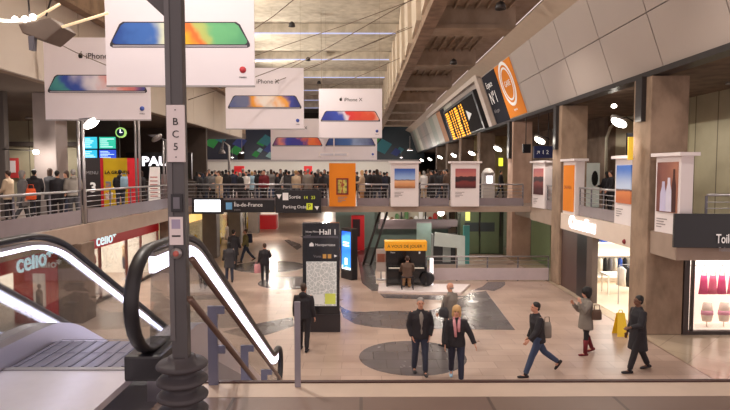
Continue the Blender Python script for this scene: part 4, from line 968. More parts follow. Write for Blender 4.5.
nt.links.new(vo.outputs['Distance'], cr.inputs['Fac']); nt.links.new(cr.outputs['Color'], bs.inputs['Base Color']); nt.links.new(cr.outputs['Color'], bs.inputs['Emission Color']); bs.inputs['Emission Strength'].default_value = .25
MB().box(a.x, b.x, Y-.01, Y, a.z, b.z).build('map', m, t)
c, d = at(325, 304, Y=Y-.01), at(335.5, 293.5, Y=Y-.01); MB().box(c.x, d.x, Y-.014, Y-.01, c.z, d.z).build('map_inset', mat('inset_lime', (206, 214, 96), emit=.2), t)
c, d = at(307.5, 304, Y=Y-.01), at(324, 294.5, Y=Y-.01); MB().box(c.x, d.x, Y-.014, Y-.01, c.z, d.z).build('map_legend', mat('legend_white', (226, 226, 222), emit=.2), t)
# LED advert
c = at(348, 279, Z=0); Y2 = c.y
t = thing('advert_screen', 'slim black advert stand with a glowing blue screen right of the totem', 'advert screen', (0, 0, 0))
MB().box(-.38, .38, -.09, .22, 0, 2.15).build('case', BLACK, t, bevel=.02)
MB().box(-.3, .3, -.1, -.09, .42, 2.02).build('screen', ramp_mat('blue_screen', [(0, (240, 250, 255)), (.12, (60, 140, 240)), (.5, (40, 110, 230)), (.8, (70, 150, 250)), (1, (30, 90, 210))], lo=.42, hi=2.02, warp=.4, scale=4, emit=1.6), t)
MB().box(-.08, .08, -.105, -.1, .62, .9).build('print', LETTERW, t); MB().box(-.2, .2, -.105, -.1, 1.4, 1.46).build('print', LETTERW, t); MB().box(-.2, .2, -.105, -.1, 1.52, 1.58).build('print', LETTERW, t)
t.location = (c.x, Y2, 0); t.rotation_euler = (0, 0, -.9)
# platform and piano
a = at(378, 293, Z=0); b = at(474, 293, Z=0); yb = 22.6
pl = [at(378, 293, Z=0), at(461, 294.5, Z=0), at(470, 286, Z=0), at(379, 285, Z=0)]
t = tag(MB().prism([(p.x, p.y, 0) for p in pl], (0, 0, .08)).build('piano_platform', mat('platform_white', (226, 214, 212), rough=.4), bevel=.006), 'low white platform carrying the piano', 'platform')
Z0 = .08
c = at(406.5, 287, Z=Z0); px, py = c.x, c.y+.25
t = thing('upright_piano', 'black upright piano with an orange banner along its raised top', 'piano', (px, py, Z0))
PB = mat('piano_black', (14, 13, 15), rough=.18, coat=.6)
MB().box(px-.78, px+.78, py+.1, py+.62, Z0+.05, Z0+1.38).build('case', PB, t, bevel=.02)
MB().box(px-.78, px-.72, py-.25, py+.1, Z0+.02, Z0+.78).box(px+.72, px+.78, py-.25, py+.1, Z0+.02, Z0+.78).build('side_arm', PB, t)
MB().box(px-.74, px+.74, py-.22, py+.1, Z0+.6, Z0+.7).build('key_bed', PB, t)
MB().box(px-.68, px+.68, py-.2, py-.05, Z0+.7, Z0+.735).build('keys', mat('ivory', (236, 228, 214), rough=.3), t)
bk = MB()
for i in range(36):
    if i % 7 not in (2, 6): bk.box(px-.66+.037*i, px-.645+.037*i, py-.13, py-.05, Z0+.735, Z0+.75)
bk.build('black_keys', PB, t)
MB().box(px-.12, px+.12, py-.06, py+.08, Z0+.0, Z0+.08).build('pedal_board', DARKMETAL, t)
MB().box(px-.82, px+.82, py+.05, py+.66, Z0+1.36, Z0+1.72).build('orange_banner', mat('banner_orange', (245, 168, 36), rough=.5, emit=.12), t, bevel=.01)
text('À VOUS DE JOUER !', .165, t, (px, py+.045, Z0+1.48), (1, 0, 0), (0, 0, 1), INK, align='CENTER')
text('Piano', .08, t, (px-.6, py+.095, Z0+1.26), (1, 0, 0), (0, 0, 1), LETTER)
MB().box(px+.5, px+.56, py+.09, py+.1, Z0+1.24, Z0+1.32).build('badge', LETTER, t)
t = thing('piano_stool', 'dark stool under the pianist', 'stool', (px, py-.62, Z0))
MB().box(px-.24, px+.24, py-.78, py-.46, Z0+.44, Z0+.5).build('seat', BLACK, t, bevel=.015)
for sx in (-.21, .21):
    for sy in (-.75, -.49): MB().box(px+sx-.02, px+sx+.02, py+sy-.02, py+sy+.02, Z0, Z0+.45).build('leg', BLACK, t)
SEAT = (px, py-.62, Z0+.5)
# box, white panel and round drum right of piano
tag(MB().box(px+.95, px+1.08, py+.1, py+.25, Z0, Z0+1.05).build('light_column', emis('column_glow', (250, 240, 240), 1.2), bevel=.02), 'thin glowing white column right of the piano', 'light column')
c = at(424, 281, Y=py+.0)
t = tag(MB().tube([(c.x+.1, py-.15, Z0+.28), (c.x+.16, py+.1, Z0+.28)], .27, 24).build('round_case', BLACK, bevel=.02), 'black round case standing on edge beside the piano', 'case')
# second small blurred stands left of the piano
c = at(381, 268, Y=23.2)
t = thing('notice_stand', 'small stand with pale and brown notices left of the piano', 'stand', (c.x, 23.2, 0))
MB().box(c.x-.2, c.x+.2, 23.18, 23.24, .35, 1.3).build('panel', mat('stand_pale', (190, 176, 170)), t); MB().box(c.x-.16, c.x+.16, 23.165, 23.18, .75, 1.1).build('notice', mat('stand_brown', (150, 90, 70)), t)
MB().tube([(c.x, 23.21, 0), (c.x, 23.21, .4)], .03).lathe((c.x, 23.21, 0), [(.2, 0), (.2, .03), (.03, .04)], 16).build('foot', STEEL, t)
# ================================================================= UNDER THE BRIDGE BACKGROUND
t = thing('green_door', 'dark green glazed door front right of the white canopy under the bridge', 'door front', (5.6, 30.5, 0))
MB().box(5.3, 7.8, 30.5, 30.7, 0, 2.66).build('frame', mat('green_dark', (62, 74, 56), rough=.4), t)
for x in (5.45, 6.55): MB().box(x, x+1.0, 30.44, 30.5, .05, 2.5).build('door_leaf', mat('green_glazing', (96, 112, 84), rough=.3), t)
MB().box(5.65, 7.3, 30.42, 30.44, 1.25, 1.75).build('lattice_panel', mat('dark_lattice', (48, 58, 62)), t)
MB().box(5.7, 5.95, 30.42, 30.44, 1.85, 2.35).build('yellow_light', emis('yellow_glow', (220, 220, 120), .8), t)
for x in (5.2, 6.45, 7.6): MB().tube([(x, 30.38, 1.0), (x, 30.38, 2.4)], .03).build('handle', DARKMETAL, t)
# shop display strip seen above the kiosk
t = thing('display_window', 'row of lit display windows with yellow and red goods behind the bridge', 'display window', (2, 33, 1.6))
MB().box(1.0, 5.2, 33, 33.2, 1.2, 2.66).build('back_panel', mat('display_back', (170, 160, 140), emit=.2), t)
MB().box(1.0, 5.2, 32.3, 33, 1.2, 1.5).build('counter', KICK, t)
for x in (1.0, 2.3, 3.7, 5.1): MB().box(x, x+.08, 32.3, 32.4, 1.5, 2.66).build('mullion', DARKMETAL, t)
random.seed(9)
cc = [mat('goods_yellow', (226, 190, 70), emit=.2), mat('goods_red', (190, 60, 50), emit=.1), mat('goods_white', (230, 226, 220), emit=.2), mat('goods_green', (90, 130, 80)), mat('goods_brown', (130, 100, 70))]
for i in range(14):
    x = 1.15+.28*i; k = random.choice([0, 1, 2, 2, 3, 4]); m = cc[k]; h = random.uniform(.3, .75)
    tag(MB().box(x, x+.22, 32.6, 32.8, 1.5, 1.5+h).box(x+.04, x+.18, 32.62, 32.78, 1.5+h, 1.5+h+.06).build('packet', m, bevel=.015), 'tall %s packet standing on the display counter behind the bridge' % ['yellow', 'red', 'white', 'green', 'brown'][k], 'packet', '%s packets on the display counter' % ['yellow', 'red', 'white', 'green', 'brown'][k])
struct('wall_back', MB().box(-1.5, 5.2, 33.25, 33.45, 0, 2.66), mat('back_teal', (120, 140, 132), rough=.5, emit=.03))
# glass kiosk / white canopy stand
t = thing('canopy_stand', 'white canopied stand with a slanted top and dark doorway behind the piano', 'stand', (4.3, 27.5, 0))
a, b, c, d = at(435, 232, Y=26.8), at(465, 236, Y=26.8), at(465, 262, Y=26.8), at(434, 247, Y=26.8)
MB().prism([a, b, at(465, 280, Y=26.8), at(457, 280, Y=26.8), at(457, 248, Y=26.8), at(434, 246, Y=26.8)], (0, .06, 0)).build('canopy', mat('canopy_white', (206, 220, 216), rough=.5), t)
MB().box(at(433, 0, Y=27.2).x, at(458, 0, Y=27.2).x, 27.2, 27.3, 0, 1.5).build('doorway', mat('stand_dark', (60, 62, 66)), t)
MB().box(at(433, 0, Y=27.15).x, at(434.5, 0, Y=27.15).x, 26.9, 27.2, 0, 1.5).box(at(445, 0, Y=27.1).x, at(453, 0, Y=27.1).x, 27.1, 27.18, .1, 1.4).build('lattice', mat('lattice_pale', (150, 160, 160)), t)
MB().box(at(466, 0, Y=27.15).x, at(472, 0, Y=27.15).x, 27.1, 27.3, 0, 1.9).build('teal_panel', mat('teal_panel', (70, 150, 146), rough=.4), t)
t = thing('teal_screen', 'pale teal partition left of the canopied stand', 'partition', (3, 28.4, 0))
MB().box(at(418, 0, Y=28.4).x, at(433, 0, Y=28.4).x, 28.4, 28.46, 0, 1.9).build('panel', mat('pale_teal', (160, 190, 182), rough=.4), t); MB().box(at(418, 0, Y=28.4).x, at(433, 0, Y=28.4).x, 28.38, 28.48, 1.9, 1.96).build('top_rail', STEEL, t)
# long dark ledge
struct('trim_51', MB().box(1.0, 5.2, 30.0, 30.3, 1.55, 1.95), KICK)
# escalator-like dark stays left of piano
t = thing('stair_rail', 'dark slanting stair rails under the bridge left of the piano', 'stair rail', (.5, 27, 0))
for dx in (0, .35): MB().tube([(.9+dx, 26.6, 2.6), (.1+dx, 26.8, 0.0)], .06, 8).build('rail', DARKMETAL, t)
# left side, lit shops beyond pillars
t = thing('clothes_shop', 'yellow lit shop windows under the bridge beyond the white screen', 'shop front', (-9.3, 30, 0))
MB().box(-9.6, -9.5, 26.5, 50, 0, 2.66).build('back_panel', mat('shop_lit_wall', (226, 206, 160), emit=.35), t)
MB().box(-9.4, -9.3, 26.5, 50, 1.75, 2.3).build('lit_band', emis('amber_band', (246, 206, 110), .8), t)
for y in range(27, 50, 3): MB().box(-9.35, -9.25, y, y+.12, 0, 2.66).build('mullion', DARKMETAL, t)
MB().box(-9.32, -9.28, 27, 50, 0, 1.75).build('window_pane', GLASS, t)
random.seed(21)
for i in range(9):
    y = 27.6+2.4*i; h = random.uniform(.8, 1.3); yl = i % 2
    tag(MB().lathe((-8.9, y, 0), [(.16, 0), (.2, h*.3), (.12, h*.6), (.17, h*.8), (.03, h)], 10).build('display_bouquet', mat('bouquet_yellow' if yl else 'bouquet_white', (222, 186, 60) if yl else (206, 200, 206), var=.5, scale=14)), '%s goods display standing along the yellow lit shop' % ('yellow' if yl else 'white'), 'shop display', '%s shop displays under the bridge' % ('yellow' if yl else 'white'))
a = at(263, 232, Z=0)
t = thing('shop_stand', 'red and white lit stand at the far end under the bridge', 'shop stand', (a.x, 44, 0))
X = at(256, 0, Y=44).x; X2 = at(274, 0, Y=44).x
MB().box(X, X2, 44, 45, 0, 1.1).build('counter', RED, t); MB().box(X, X2, 45, 45.1, 0, 2.5).build('back_panel', emis('stand_white', (250, 240, 226), .4), t); MB().box(X, X2, 44, 44.1, 1.9, 2.4).build('header', SHOPW, t)
# red cabinet seen at right of totem
t = thing('vending_machine', 'tall red machine beyond the blue advert screen', 'vending machine', (at(354, 0, Y=33).x, 33, 0))
X = at(351, 0, Y=32).x; MB().box(X, X+.75, 32, 32.7, 0, 2.0).build('cabinet', RED, t, bevel=.02); MB().box(X+.08, X+.5, 31.98, 32, .8, 1.8).build('window', mat('machine_dark', (50, 30, 34), rough=.2), t)
t = thing('light_box', 'small glowing white panel beside the red machine', 'light panel', (at(345, 0, Y=34).x, 34, 1.5))
a, b = at(340, 224, Y=34), at(349, 215, Y=34); MB().box(a.x, b.x, 34, 34.1, a.z, b.z).build('panel', LETTERW, t); MB().tube([((a.x+b.x)/2, 34.05, 0), ((a.x+b.x)/2, 34.05, a.z)], .04).build('post', DARKMETAL, t)

# ================================================================= UPPER LEFT: SCREENS, CLOCK, KIOSK, BAKERY
names = {0: ('cyan', (60, 190, 214)), 1: ('green', (50, 180, 150)), 2: ('turquoise', (50, 180, 216)), 3: ('blue', (50, 80, 200))}
for i, (x0, x1, y0, y1) in enumerate([(83.5, 97, 137, 148.5), (99.5, 115.5, 137, 148.5), (83.5, 97, 150, 160), (99.5, 116, 150, 158.5)]):
    Y = 27.0; a, b = at(x0, y1, Y=Y), at(x1, y0, Y=Y); nm, c = names[i]
    t = thing('timetable_screen', 'glowing %s timetable screen, %s of the four beside the clock' % (nm, ['top left', 'top right', 'bottom left', 'bottom right'][i]), 'screen', ((a.x+b.x)/2, Y, a.z), group='four timetable screens')
    MB().box(a.x-.04, b.x+.04, Y, Y+.12, a.z-.04, b.z+.04).build('case', BLACK, t)
    MB().box(a.x, b.x, Y-.01, Y, a.z, b.z).build('screen', emis('screen_'+nm, c, 1.1, var=.15), t)
    g = MB(); h = (b.z-a.z)
    for k in range(5): g.box(a.x+.05, a.x+.05+(b.x-a.x)*random.uniform(.4, .85), Y-.014, Y-.01, a.z+h*(.12+.17*k), a.z+h*(.17+.17*k))
    g.build('timetable_text', emis('text_pale', (210, 244, 250), 1.4), t)
a, b = at(82, 162, Y=27.3), at(118, 135, Y=27.3)
struct('wall_left', MB().box(a.x-.1, b.x+.1, 27.15, 27.3, F, 7.3), mat('screen_backing', (60, 54, 54), rough=.6))
t = thing('wall_clock', 'round station clock with a yellow green rim right of the screens', 'clock', at(120.5, 132.5, Y=26.5))
c = at(120.5, 132.5, Y=26.5)
MB().tube([(c.x, 26.5, c.z), (c.x, 26.62, c.z)], .24, 28).build('rim', emis('clock_rim', (170, 220, 120), .9), t)
MB().tube([(c.x, 26.48, c.z), (c.x, 26.5, c.z)], .18, 28).build('dial', mat('dial_dark', (40, 66, 90), emit=.2), t)
MB().box(c.x-.012, c.x+.012, 26.46, 26.48, c.z-.02, c.z+.15).build('minute_hand', LETTERW, t); MB().box(c.x-.01, c.x+.1, 26.46, 26.48, c.z-.012, c.z+.012).build('hour_hand', LETTERW, t)
MB().tube([(c.x, 26.56, c.z+.24), (c.x, 26.56, 7.3)], .02).build('hanger', DARKMETAL, t)
# yellow/red kiosk
Y = 23.6; a, b = at(101.5, 207, Y=Y), at(127, 158, Y=Y); 
t = thing('advert_kiosk', 'yellow and red advert kiosk behind the left railing', 'kiosk', (a.x, Y, F))
MB().box(a.x, b.x, Y, Y+.5, F, b.z).build('yellow_face', YELLOW, t, bevel=.01)
MB().obox((b.x, Y, F), (.34, .35, 0), (-.1, .3, 0), (0, 0, b.z-F)).build('red_side', mat('kiosk_red', (206, 30, 44), emit=.1), t)
MB().box(a.x, a.x+.12, Y-.01, Y, F, b.z).build('red_edge', MATS['kiosk_red'], t)
text('LA GRANDE', .19, t, (a.x+.18, Y-.01, F+1.52), (1, 0, 0), (0, 0, 1), INK, bold=.004)
b2 = MB()
for (dx, dz, w, h) in ((.2, .9, .22, .3), (.5, 1.05, .3, .22), (.62, .7, .2, .2), (.18, .45, .3, .3), (.6, .35, .3, .2)): b2.box(a.x+dx, a.x+dx+w, Y-.012, Y, F+dz, F+dz+h)
b2.build('printed_blocks', ramp_mat('kiosk_print', [(0, (230, 90, 110)), (.4, (236, 232, 220)), (.6, (240, 150, 60)), (1, (90, 150, 190))], axis=2, lo=F+.3, hi=F+1.3, warp=1.2, scale=7), t)
# small dark shop between lamp post and kiosk
a, b = at(84, 208, Y=25.5), at(101, 160, Y=25.5)
t = thing('sandwich_counter', 'dark shop counter with chalk writing between lamp post and kiosk', 'counter', (a.x, 25.5, F))
MB().box(a.x, b.x+.3, 25.5, 26.0, F, b.z+.1).build('panel', mat('counter_dark', (46, 38, 40)), t)
text('3', .6, t, (a.x+.3, 25.48, F+.7), (1, 0, 0), (0, 0, 1), LETTER, bold=.02); text('MENU', .2, t, (a.x+.15, 25.48, F+1.5), (1, 0, 0), (0, 0, 1), MATS['grey_letter'])
# bakery sign PAUL
a = at(140, 166, Y=29); b = at(166, 157, Y=29)
t = thing('bakery_sign', 'black bakery counter front with large lit white capitals', 'shop sign', (a.x, 29, F))
MB().box(a.x-.7, b.x+1.3, 29, 29.2, F+1.25, F+2.6).build('fascia', mat('bakery_black', (22, 20, 22), rough=.3), t)
text('PAUL', .66, t, (a.x+.1, 28.97, a.z+.02), (1, 0, 0), (0, 0, 1), emis('bakery_letter', (250, 246, 255), 1.3), bold=.02, ext=.04, xs=1.12)
MB().box(a.x-.7, b.x+1.3, 29.3, 31, F, F+1.1).build('counter', mat('bakery_counter', (70, 60, 56)), t)
MB().box(a.x+1.9, b.x+1.0, 29.25, 29.3, F+1.15, F+1.25).build('light_strip', LAMPS, t)
a, b = at(147, 206, Y=25.2), at(159, 167, Y=25.2)
t = thing('menu_stand', 'white slanted menu stand in front of the bakery', 'menu stand', (a.x, 25.2, F))
MB().prism([(a.x, 25.2, F), (b.x, 25.2, F), (b.x, 25.2, b.z), (a.x+.16, 25.2, b.z)], (0, .1, 0)).build('panel', mat('menu_white', (232, 226, 222), emit=.25), t)
g = MB()
for k in range(6): g.box(a.x+.17, b.x-.08, 25.18, 25.2, F+.5+.17*k, F+.54+.17*k)
g.build('menu_lines', mat('menu_line', (190, 110, 100)), t)
MB().box(b.x+.05, b.x+.35, 25.3, 25.5, F, F+1.5).build('side_panel', STEEL, t)
# red poster at far left + white poster
t = thing('wall_poster', 'small red and white poster on the pale wall at far left', 'poster', at(12, 168, Y=30.8))
a, b = at(7, 178, Y=30.8), at(17, 158, Y=30.8); MB().box(a.x, b.x, 30.85, 30.95, a.z, b.z).build('sheet', mat('poster_red', (196, 60, 60)), t); MB().box(a.x+.12, b.x-.12, 30.83, 30.85, a.z+.3, b.z-.15).build('figure', WHITE, t)
# street-lamp shaped light hanging in the middle distance
a = at(229, 162, Y=40); t = thing('curved_lamp', 'grey bent arm lamp standing on the concourse left of the white banner', 'lamp post', (a.x, 40, F))
b = at(229, 146, Y=40); c = at(223, 141, Y=40); d = at(222, 150, Y=40)
MB().tube([(a.x, 40, F), b, c, d], .09, 8).build('pole', STEEL, t); MB().lathe((d.x, 40, d.z-.25), [(.25, 0), (.22, .15), (.08, .3)], 14).build('lamp_shade', STEEL, t)
t = thing('white_column', 'white sculptural column with pale wings between the people on the concourse', 'sculpture', (at(276, 0, Y=30).x, 30, F))
t = None
for o in [o for o in COL.objects if o.get('label') == 'white sculptural column with pale wings between the people on the concourse']: bpy.data.objects.remove(o)
for i, (x0, x1, y0, y1, D, c, lab) in enumerate([(234, 244, 166, 176, 44, (190, 40, 44), 'red hanging shop sign over the far crowd at left'), (304, 312, 166, 178, 46, (196, 50, 50), 'small red sign behind the crowd left of the orange poster'), (196, 204, 160, 172, 40, (240, 236, 230), 'white lit sign at the left end of the far concourse')]):
    a, b = at(x0, y1, Y=D), at(x1, y0, Y=D)
    t = thing('shop_sign', lab, 'sign', (a.x, D, a.z)); MB().box(a.x, b.x, D, D+.2, a.z, b.z).build('panel', mat('far_sign_%d' % i, c, emit=.6), t, bevel=.02)
    MB().tube([((a.x+b.x)/2, D+.1, F), ((a.x+b.x)/2, D+.1, a.z)], .05).build('post', STEEL, t)
# right upper opening: curved frame, adverts
t = thing('portal_frame', 'curved pale steel portal around the passage behind the right gallery', 'portal', (12.3, 26.6, F))
MB().tube([(12.34, 28.2, F), (12.34, 28.2, 6.2), (12.34, 27.8, 6.7), (12.34, 27, 6.95), (12.34, 25, 7.0)], .07, 8).build('frame', mat('portal_metal', (190, 184, 166), rough=.35), t)
a, b = at(602, 168, Y=27.3), at(606, 148, Y=27.3)
tag(MB().box(13.0, 13.4, 27.4, 27.5, 4.6, 6.4).build('advert_sheet', mat('ad_navy', (34, 32, 44))), 'dark blue half of the advert inside the portal', 'advert')
tag(MB().box(13.45, 13.85, 27.4, 27.5, 4.6, 6.4).build('advert_sheet', mat('ad_orange', (216, 80, 40), emit=.1)), 'orange half of the advert inside the portal', 'advert')
t = thing('white_display', 'white glazed display with a dark figure behind the gallery railing', 'display', (11.2, 26, F))
a, b = at(585, 195, Y=25.5), at(600, 163, Y=25.5); MB().box(a.x, b.x, 25.5, 25.7, F, b.z).build('panel', mat('display_white', (214, 216, 206), emit=.15), t); MB().ball(((a.x+b.x)/2+.1, 25.48, b.z-.7), .15, .02, .35).build('figure', INK, t)
# yellow vertical sign by the desert poster
a, b = at(627.5, 160, Y=15.9), at(633, 137, Y=15.9)
tag(MB().box(a.x, b.x, 15.86, 15.92, a.z, b.z).build('blade_sign', mat('blade_yellow', (220, 180, 60), emit=.5), bevel=.008), 'narrow yellow blade sign fixed to the pillar above the blue sky poster', 'sign')
tag(MB().ball(at(614, 106, Y=19.5), .09, .09, .07).build('small_lamp', LAMPW), 'small white lamp above the nearest oval lamp at right', 'lamp')
t = thing('lit_sign', 'small yellow green lit sign in the dark opening left of the pinkish pillar', 'sign', at(501, 161, Y=34)); a, b = at(499, 166, Y=34), at(503, 158, Y=34)
MB().box(a.x, b.x, 34, 34.1, a.z, b.z).build('panel', emis('sign_lime', (220, 226, 60), 1.2), t)
t = thing('cash_machine', 'pale rounded ticket machine with a bright screen behind the bridge railing', 'ticket machine', (at(489, 0, Y=31).x, 31, F))
a, b = at(483, 200, Y=31), at(495, 168, Y=31); MB().box(a.x, b.x, 31, 31.5, F, b.z-.3).lathe(((a.x+b.x)/2, 31.25, b.z-.35), [((b.x-a.x)*.55, 0), ((b.x-a.x)*.5, .15), ((b.x-a.x)*.3, .3), (.05, .35)], 16).build('cabinet', mat('machine_grey', (176, 170, 166)), t)
c = at(489.5, 179.5, Y=30.98); MB().box(c.x-.16, c.x+.16, 30.97, 31, c.z-.2, c.z+.2).build('screen', LETTERW, t)
struct('wall_right', MB().box(8.86, 12.4, 44, 44.3, F, 7.3), concrete('end_concrete', (190, 172, 130)))
# ================================================================= PEOPLE
def cloth(name, c, r=.8): return mat('wear_'+name, c, rough=r, var=.18, scale=8, bump=.3)
SKIN = mat('skin', (206, 152, 126), rough=.5, var=.06); SKIN2 = mat('skin_dark', (110, 74, 56), rough=.5, var=.06)
C = {'black': (36, 33, 38), 'navy': (40, 44, 64), 'grey': (110, 106, 106), 'darkgrey': (58, 56, 60), 'brown': (92, 70, 58), 'jeans': (58, 72, 100), 'beige': (190, 166, 140), 'red': (150, 40, 44), 'white': (214, 208, 206), 'green': (70, 80, 66), 'olive': (120, 112, 70), 'pink': (214, 150, 156), 'lightblue': (150, 180, 200), 'tan': (176, 136, 96), 'yellow': (206, 190, 90), 'purple': (84, 62, 92), 'teal': (50, 110, 116), 'darkjeans': (50, 56, 74), 'orange': (226, 90, 40), 'maroon': (110, 26, 36), 'warmgrey': (128, 120, 112)}
def cm(n): return cloth(n, C[n])
HAIRC = {'black': (22, 18, 18), 'brown': (62, 42, 32), 'grey': (140, 134, 130), 'blond': (196, 156, 104), 'bald': None}
def remeshed(mb, voxel, wrinkle=0, smooth=4, seed=0):
    me = mb.mesh('tmp'); o = bpy.data.objects.new('tmp', me); COL.objects.link(o)
    md = o.modifiers.new('r', 'REMESH'); md.mode = 'VOXEL'; md.voxel_size = voxel; md.use_smooth_shade = True
    sm = o.modifiers.new('s', 'SMOOTH'); sm.factor = .5; sm.iterations = smooth
    r = bpy.data.meshes.new_from_object(o.evaluated_get(bpy.context.evaluated_depsgraph_get()))
    bpy.data.objects.remove(o); bpy.data.meshes.remove(me)
    if wrinkle:
        for v in r.vertices:
            p = v.co; q = Vector((p.x*9+seed, p.y*9, p.z*5)); n = noise.noise(q)+.5*noise.noise(q*2.3)
            v.co = p + v.normal*n*wrinkle
    return r
def D(fwd, lat=0):   # direction hanging down, swung forward and sideways
    return Vector((math.sin(lat), math.sin(fwd)*math.cos(lat), -math.cos(fwd)*math.cos(lat)))
PROTO = {}
def person(name_key, label, loc, rz, h=1.75, coat='black', trousers='navy', hair='brown', shoes='black', skin=SKIN,
           legs=((.25, .1), (-.3, .25)), arms=((.1, .08, .3), (-.1, .08, .2)), lean=0.0, head=(0, 0), coat_len=.12, hair_len=.0, female=False, detail=1, sit=False,
           shirt=None, boots=None, group=None, hair_vol=0, scarf=None, open_coat=False, collar=True, hood=False):
    """legs: (thigh forward, knee bend) left,right; arms: (forward, outward, elbow bend [, forearm inward]) left,right"""
    vox = .0115 if detail else .026
    up = Vector((0, math.sin(lean), math.cos(lean))); side = Vector((1, 0, 0)); fw = Vector((0, math.cos(lean), -math.sin(lean)))
    hw = .095; TH, SHK = .43, .42
    ks, an = [], []
    for s, (a, b) in zip((-1, 1), legs):
        lat = .02*s
        k = Vector((s*hw, 0, 0))+D(a, lat)*TH; an_ = k+D(a-b, lat*.5)*SHK; ks.append(k); an.append(an_)
    low = min(p.z for p in an); pz = (.475 if sit else .075-low)
    pel = Vector((0, 0, pz)); hips = [pel+Vector((s*hw, 0, 0)) for s in (-1, 1)]
    ks = [pel+k for k in ks]; an = [pel+a for a in an]
    feet = []
    for (a, b), p in zip(legs, an):
        lift = p.z-.075; pitch = min(.9, max(0, lift/.16))
        feet.append((p, pitch))
    waist = pel+up*.14; chest = pel+up*.36; neckb = pel+up*.50; T = pel+up*.44
    sw = .165 if female else .185
    sh = [T+side*s*sw for s in (-1, 1)]
    el, wr, ha = [], [], []
    for s, A, S in zip((-1, 1), arms, sh):
        f, o, e = A[:3]; inn = A[3] if len(A) > 3 else 0
        E = S+(D(f+lean*-.0, s*o))*.28; d2 = D(f+e, s*(o-inn)); Wp = E+d2*.25; el.append(E); wr.append(Wp); ha.append(d2)
    hd = neckb+Vector((0, 0, .02))+up*.15+Vector((0, .02, .0)); hr = Matrix.Rotation(head[0], 3, 'Z') @ Matrix.Rotation(-head[1], 3, 'X')
    k = 1.0 if detail else 1.15
    # ---- body, one continuous surface
    b = MB(); fat = 1.0
    b.loft([(pel-up*.06, side*.13, fw*.09), (pel+up*.04, side*.155, fw*.11), (waist, side*.13, fw*.095), (chest, side*.155, fw*.115), (T+up*.02, side*.14, fw*.09), (neckb, side*.07, fw*.065)])
    b.tube([neckb-up*.04, hd-Vector((0, .0, .02))], .056 if detail else .062, 10)
    for S in sh: b.ball(S, .06)
    for i in (0, 1):
        b.tube([hips[i]+up*.02, hips[i]*.4+ks[i]*.6, ks[i], ks[i]*.6+an[i]*.4, an[i]], [.088, .07, .055, .052, .038], 10)
        b.tube([T+side*(i*2-1)*.1, sh[i], el[i]*.5+sh[i]*.5, el[i], wr[i]], [.05, .052, .044, .037, .027*k], 10)
        p, pitch = feet[i]; fd = Vector((0, math.cos(pitch), -math.sin(pitch)))
        b.tube([p+Vector((0, -.04, -.03)), p+fd*.09-Vector((0, 0, .045*(1-pitch)))], [.034, .03], 8)
        # hand: palm, thumb and four curled fingers
        d = ha[i]; s = i*2-1; u = Vector((0, 1, 0)); u = (u-d*u.dot(d)).normalized(); pn = d.cross(u)*(-s)   # u towards thumb, pn towards palm
        if pn.dot(Vector((-s, 0, 0))) < 0: pn = -pn
        c0 = wr[i]
        b.loft([(c0, u*.024, pn*.016), (c0+d*.045, u*.038, pn*.015), (c0+d*.09, u*.04, pn*.014)], n=8)
        rf = .0095 if detail else .016
        for j, L in enumerate((.066, .076, .07, .056)):
            q0 = c0+d*.085+u*(.03-.02*j); q1 = q0+d*L*.5+pn*.008; q2 = q1+d*L*.35+pn*.022; b.tube([q0-d*.02, q0, q1, q2], [rf, rf, rf*.95, rf*.85], 6)
        q0 = c0+d*.03+u*.025; b.tube([q0, q0+u*.028+d*.03+pn*.006, q0+u*.034+d*.058+pn*.016], [rf*1.15, rf*1.05, rf*.9], 6)
    H = lambda x, y, z: hd+hr @ Vector((x, y, z))
    b.ball(hd+hr @ Vector((0, -.012, .03)), .074, .092, .09, n=16, k=12, rot=hr)
    b.ball(H(0, .018, -.035), .056, .068, .075, n=14, k=10, rot=hr)
    b.ball(H(0, .045, -.075), .03, .032, .025)
    if detail:
        b.tube([H(0, .078, .02), H(0, .1, -.022)], [.009, .014], 8); b.ball(H(0, .095, -.024), .017, .013, .011)
        b.ball(H(0, .078, -.052), .024, .012, .012)
        b.ball(H(-.03, .072, .03), .02, .012, .008); b.ball(H(.03, .072, .03), .02, .012, .008)
        for s in (-1, 1): b.ball(H(s*.077, -.008, -.005), .011, .02, .03, rot=hr)
    body = remeshed(b, vox if not detail else .0095, smooth=2 if detail else 3)
    # ---- trousers / tights
    b = MB(); w = .016
    b.loft([(pel-up*.07, side*.14, fw*.1), (pel+up*.04, side*.172, fw*.128), (pel+up*.13, side*.15, fw*.115)])
    for i in (0, 1):
        a1 = an[i]+(ks[i]-an[i]).normalized()*(.02 if not boots else .3)
        thin = boots is not None
        b.tube([hips[i]+up*.03, hips[i]*.5+ks[i]*.5, ks[i], ks[i]*.5+an[i]*.5, a1], [.108, .09, .074, .068, .06] if not thin else [.1, .078, .062, .06, .056], 12)
    trs = remeshed(b, vox*1.4 if detail else .028, wrinkle=.006 if detail else .003, seed=h*9)
    # ---- coat / jacket
    b = MB(); hem = pel-up*coat_len if not sit else pel-up*.03
    flare = .185+.09*max(0, coat_len-.05)
    R = [(hem, side*flare*1.08, fw*(.16+.1*max(0, coat_len-.05))), (pel+up*.02, side*.198, fw*.15), (waist, side*(.175 if female else .19), fw*.145), (chest, side*.2, fw*.155), (T-up*.03, side*.178, fw*.13), (T+up*.03, side*.135, fw*.105), (neckb+up*.02, side*.08, fw*.08), (neckb+up*.055, side*.07, fw*.072)]
    b.loft(R, n=18)
    for i in (0, 1):
        b.tube([T+side*(i*2-1)*.09+up*.0, sh[i]+up*.004, el[i]*.5+sh[i]*.5, el[i], el[i]*.5+wr[i]*.5, wr[i]-ha[i]*.01], [.07, .078, .074, .068, .06, .052], 12)
    if hood: b.ball(neckb-fw*.09+up*.02, .11, .07, .08)
    ct = remeshed(b, vox*1.4 if detail else .028, wrinkle=.008 if detail else .004, seed=h*5)
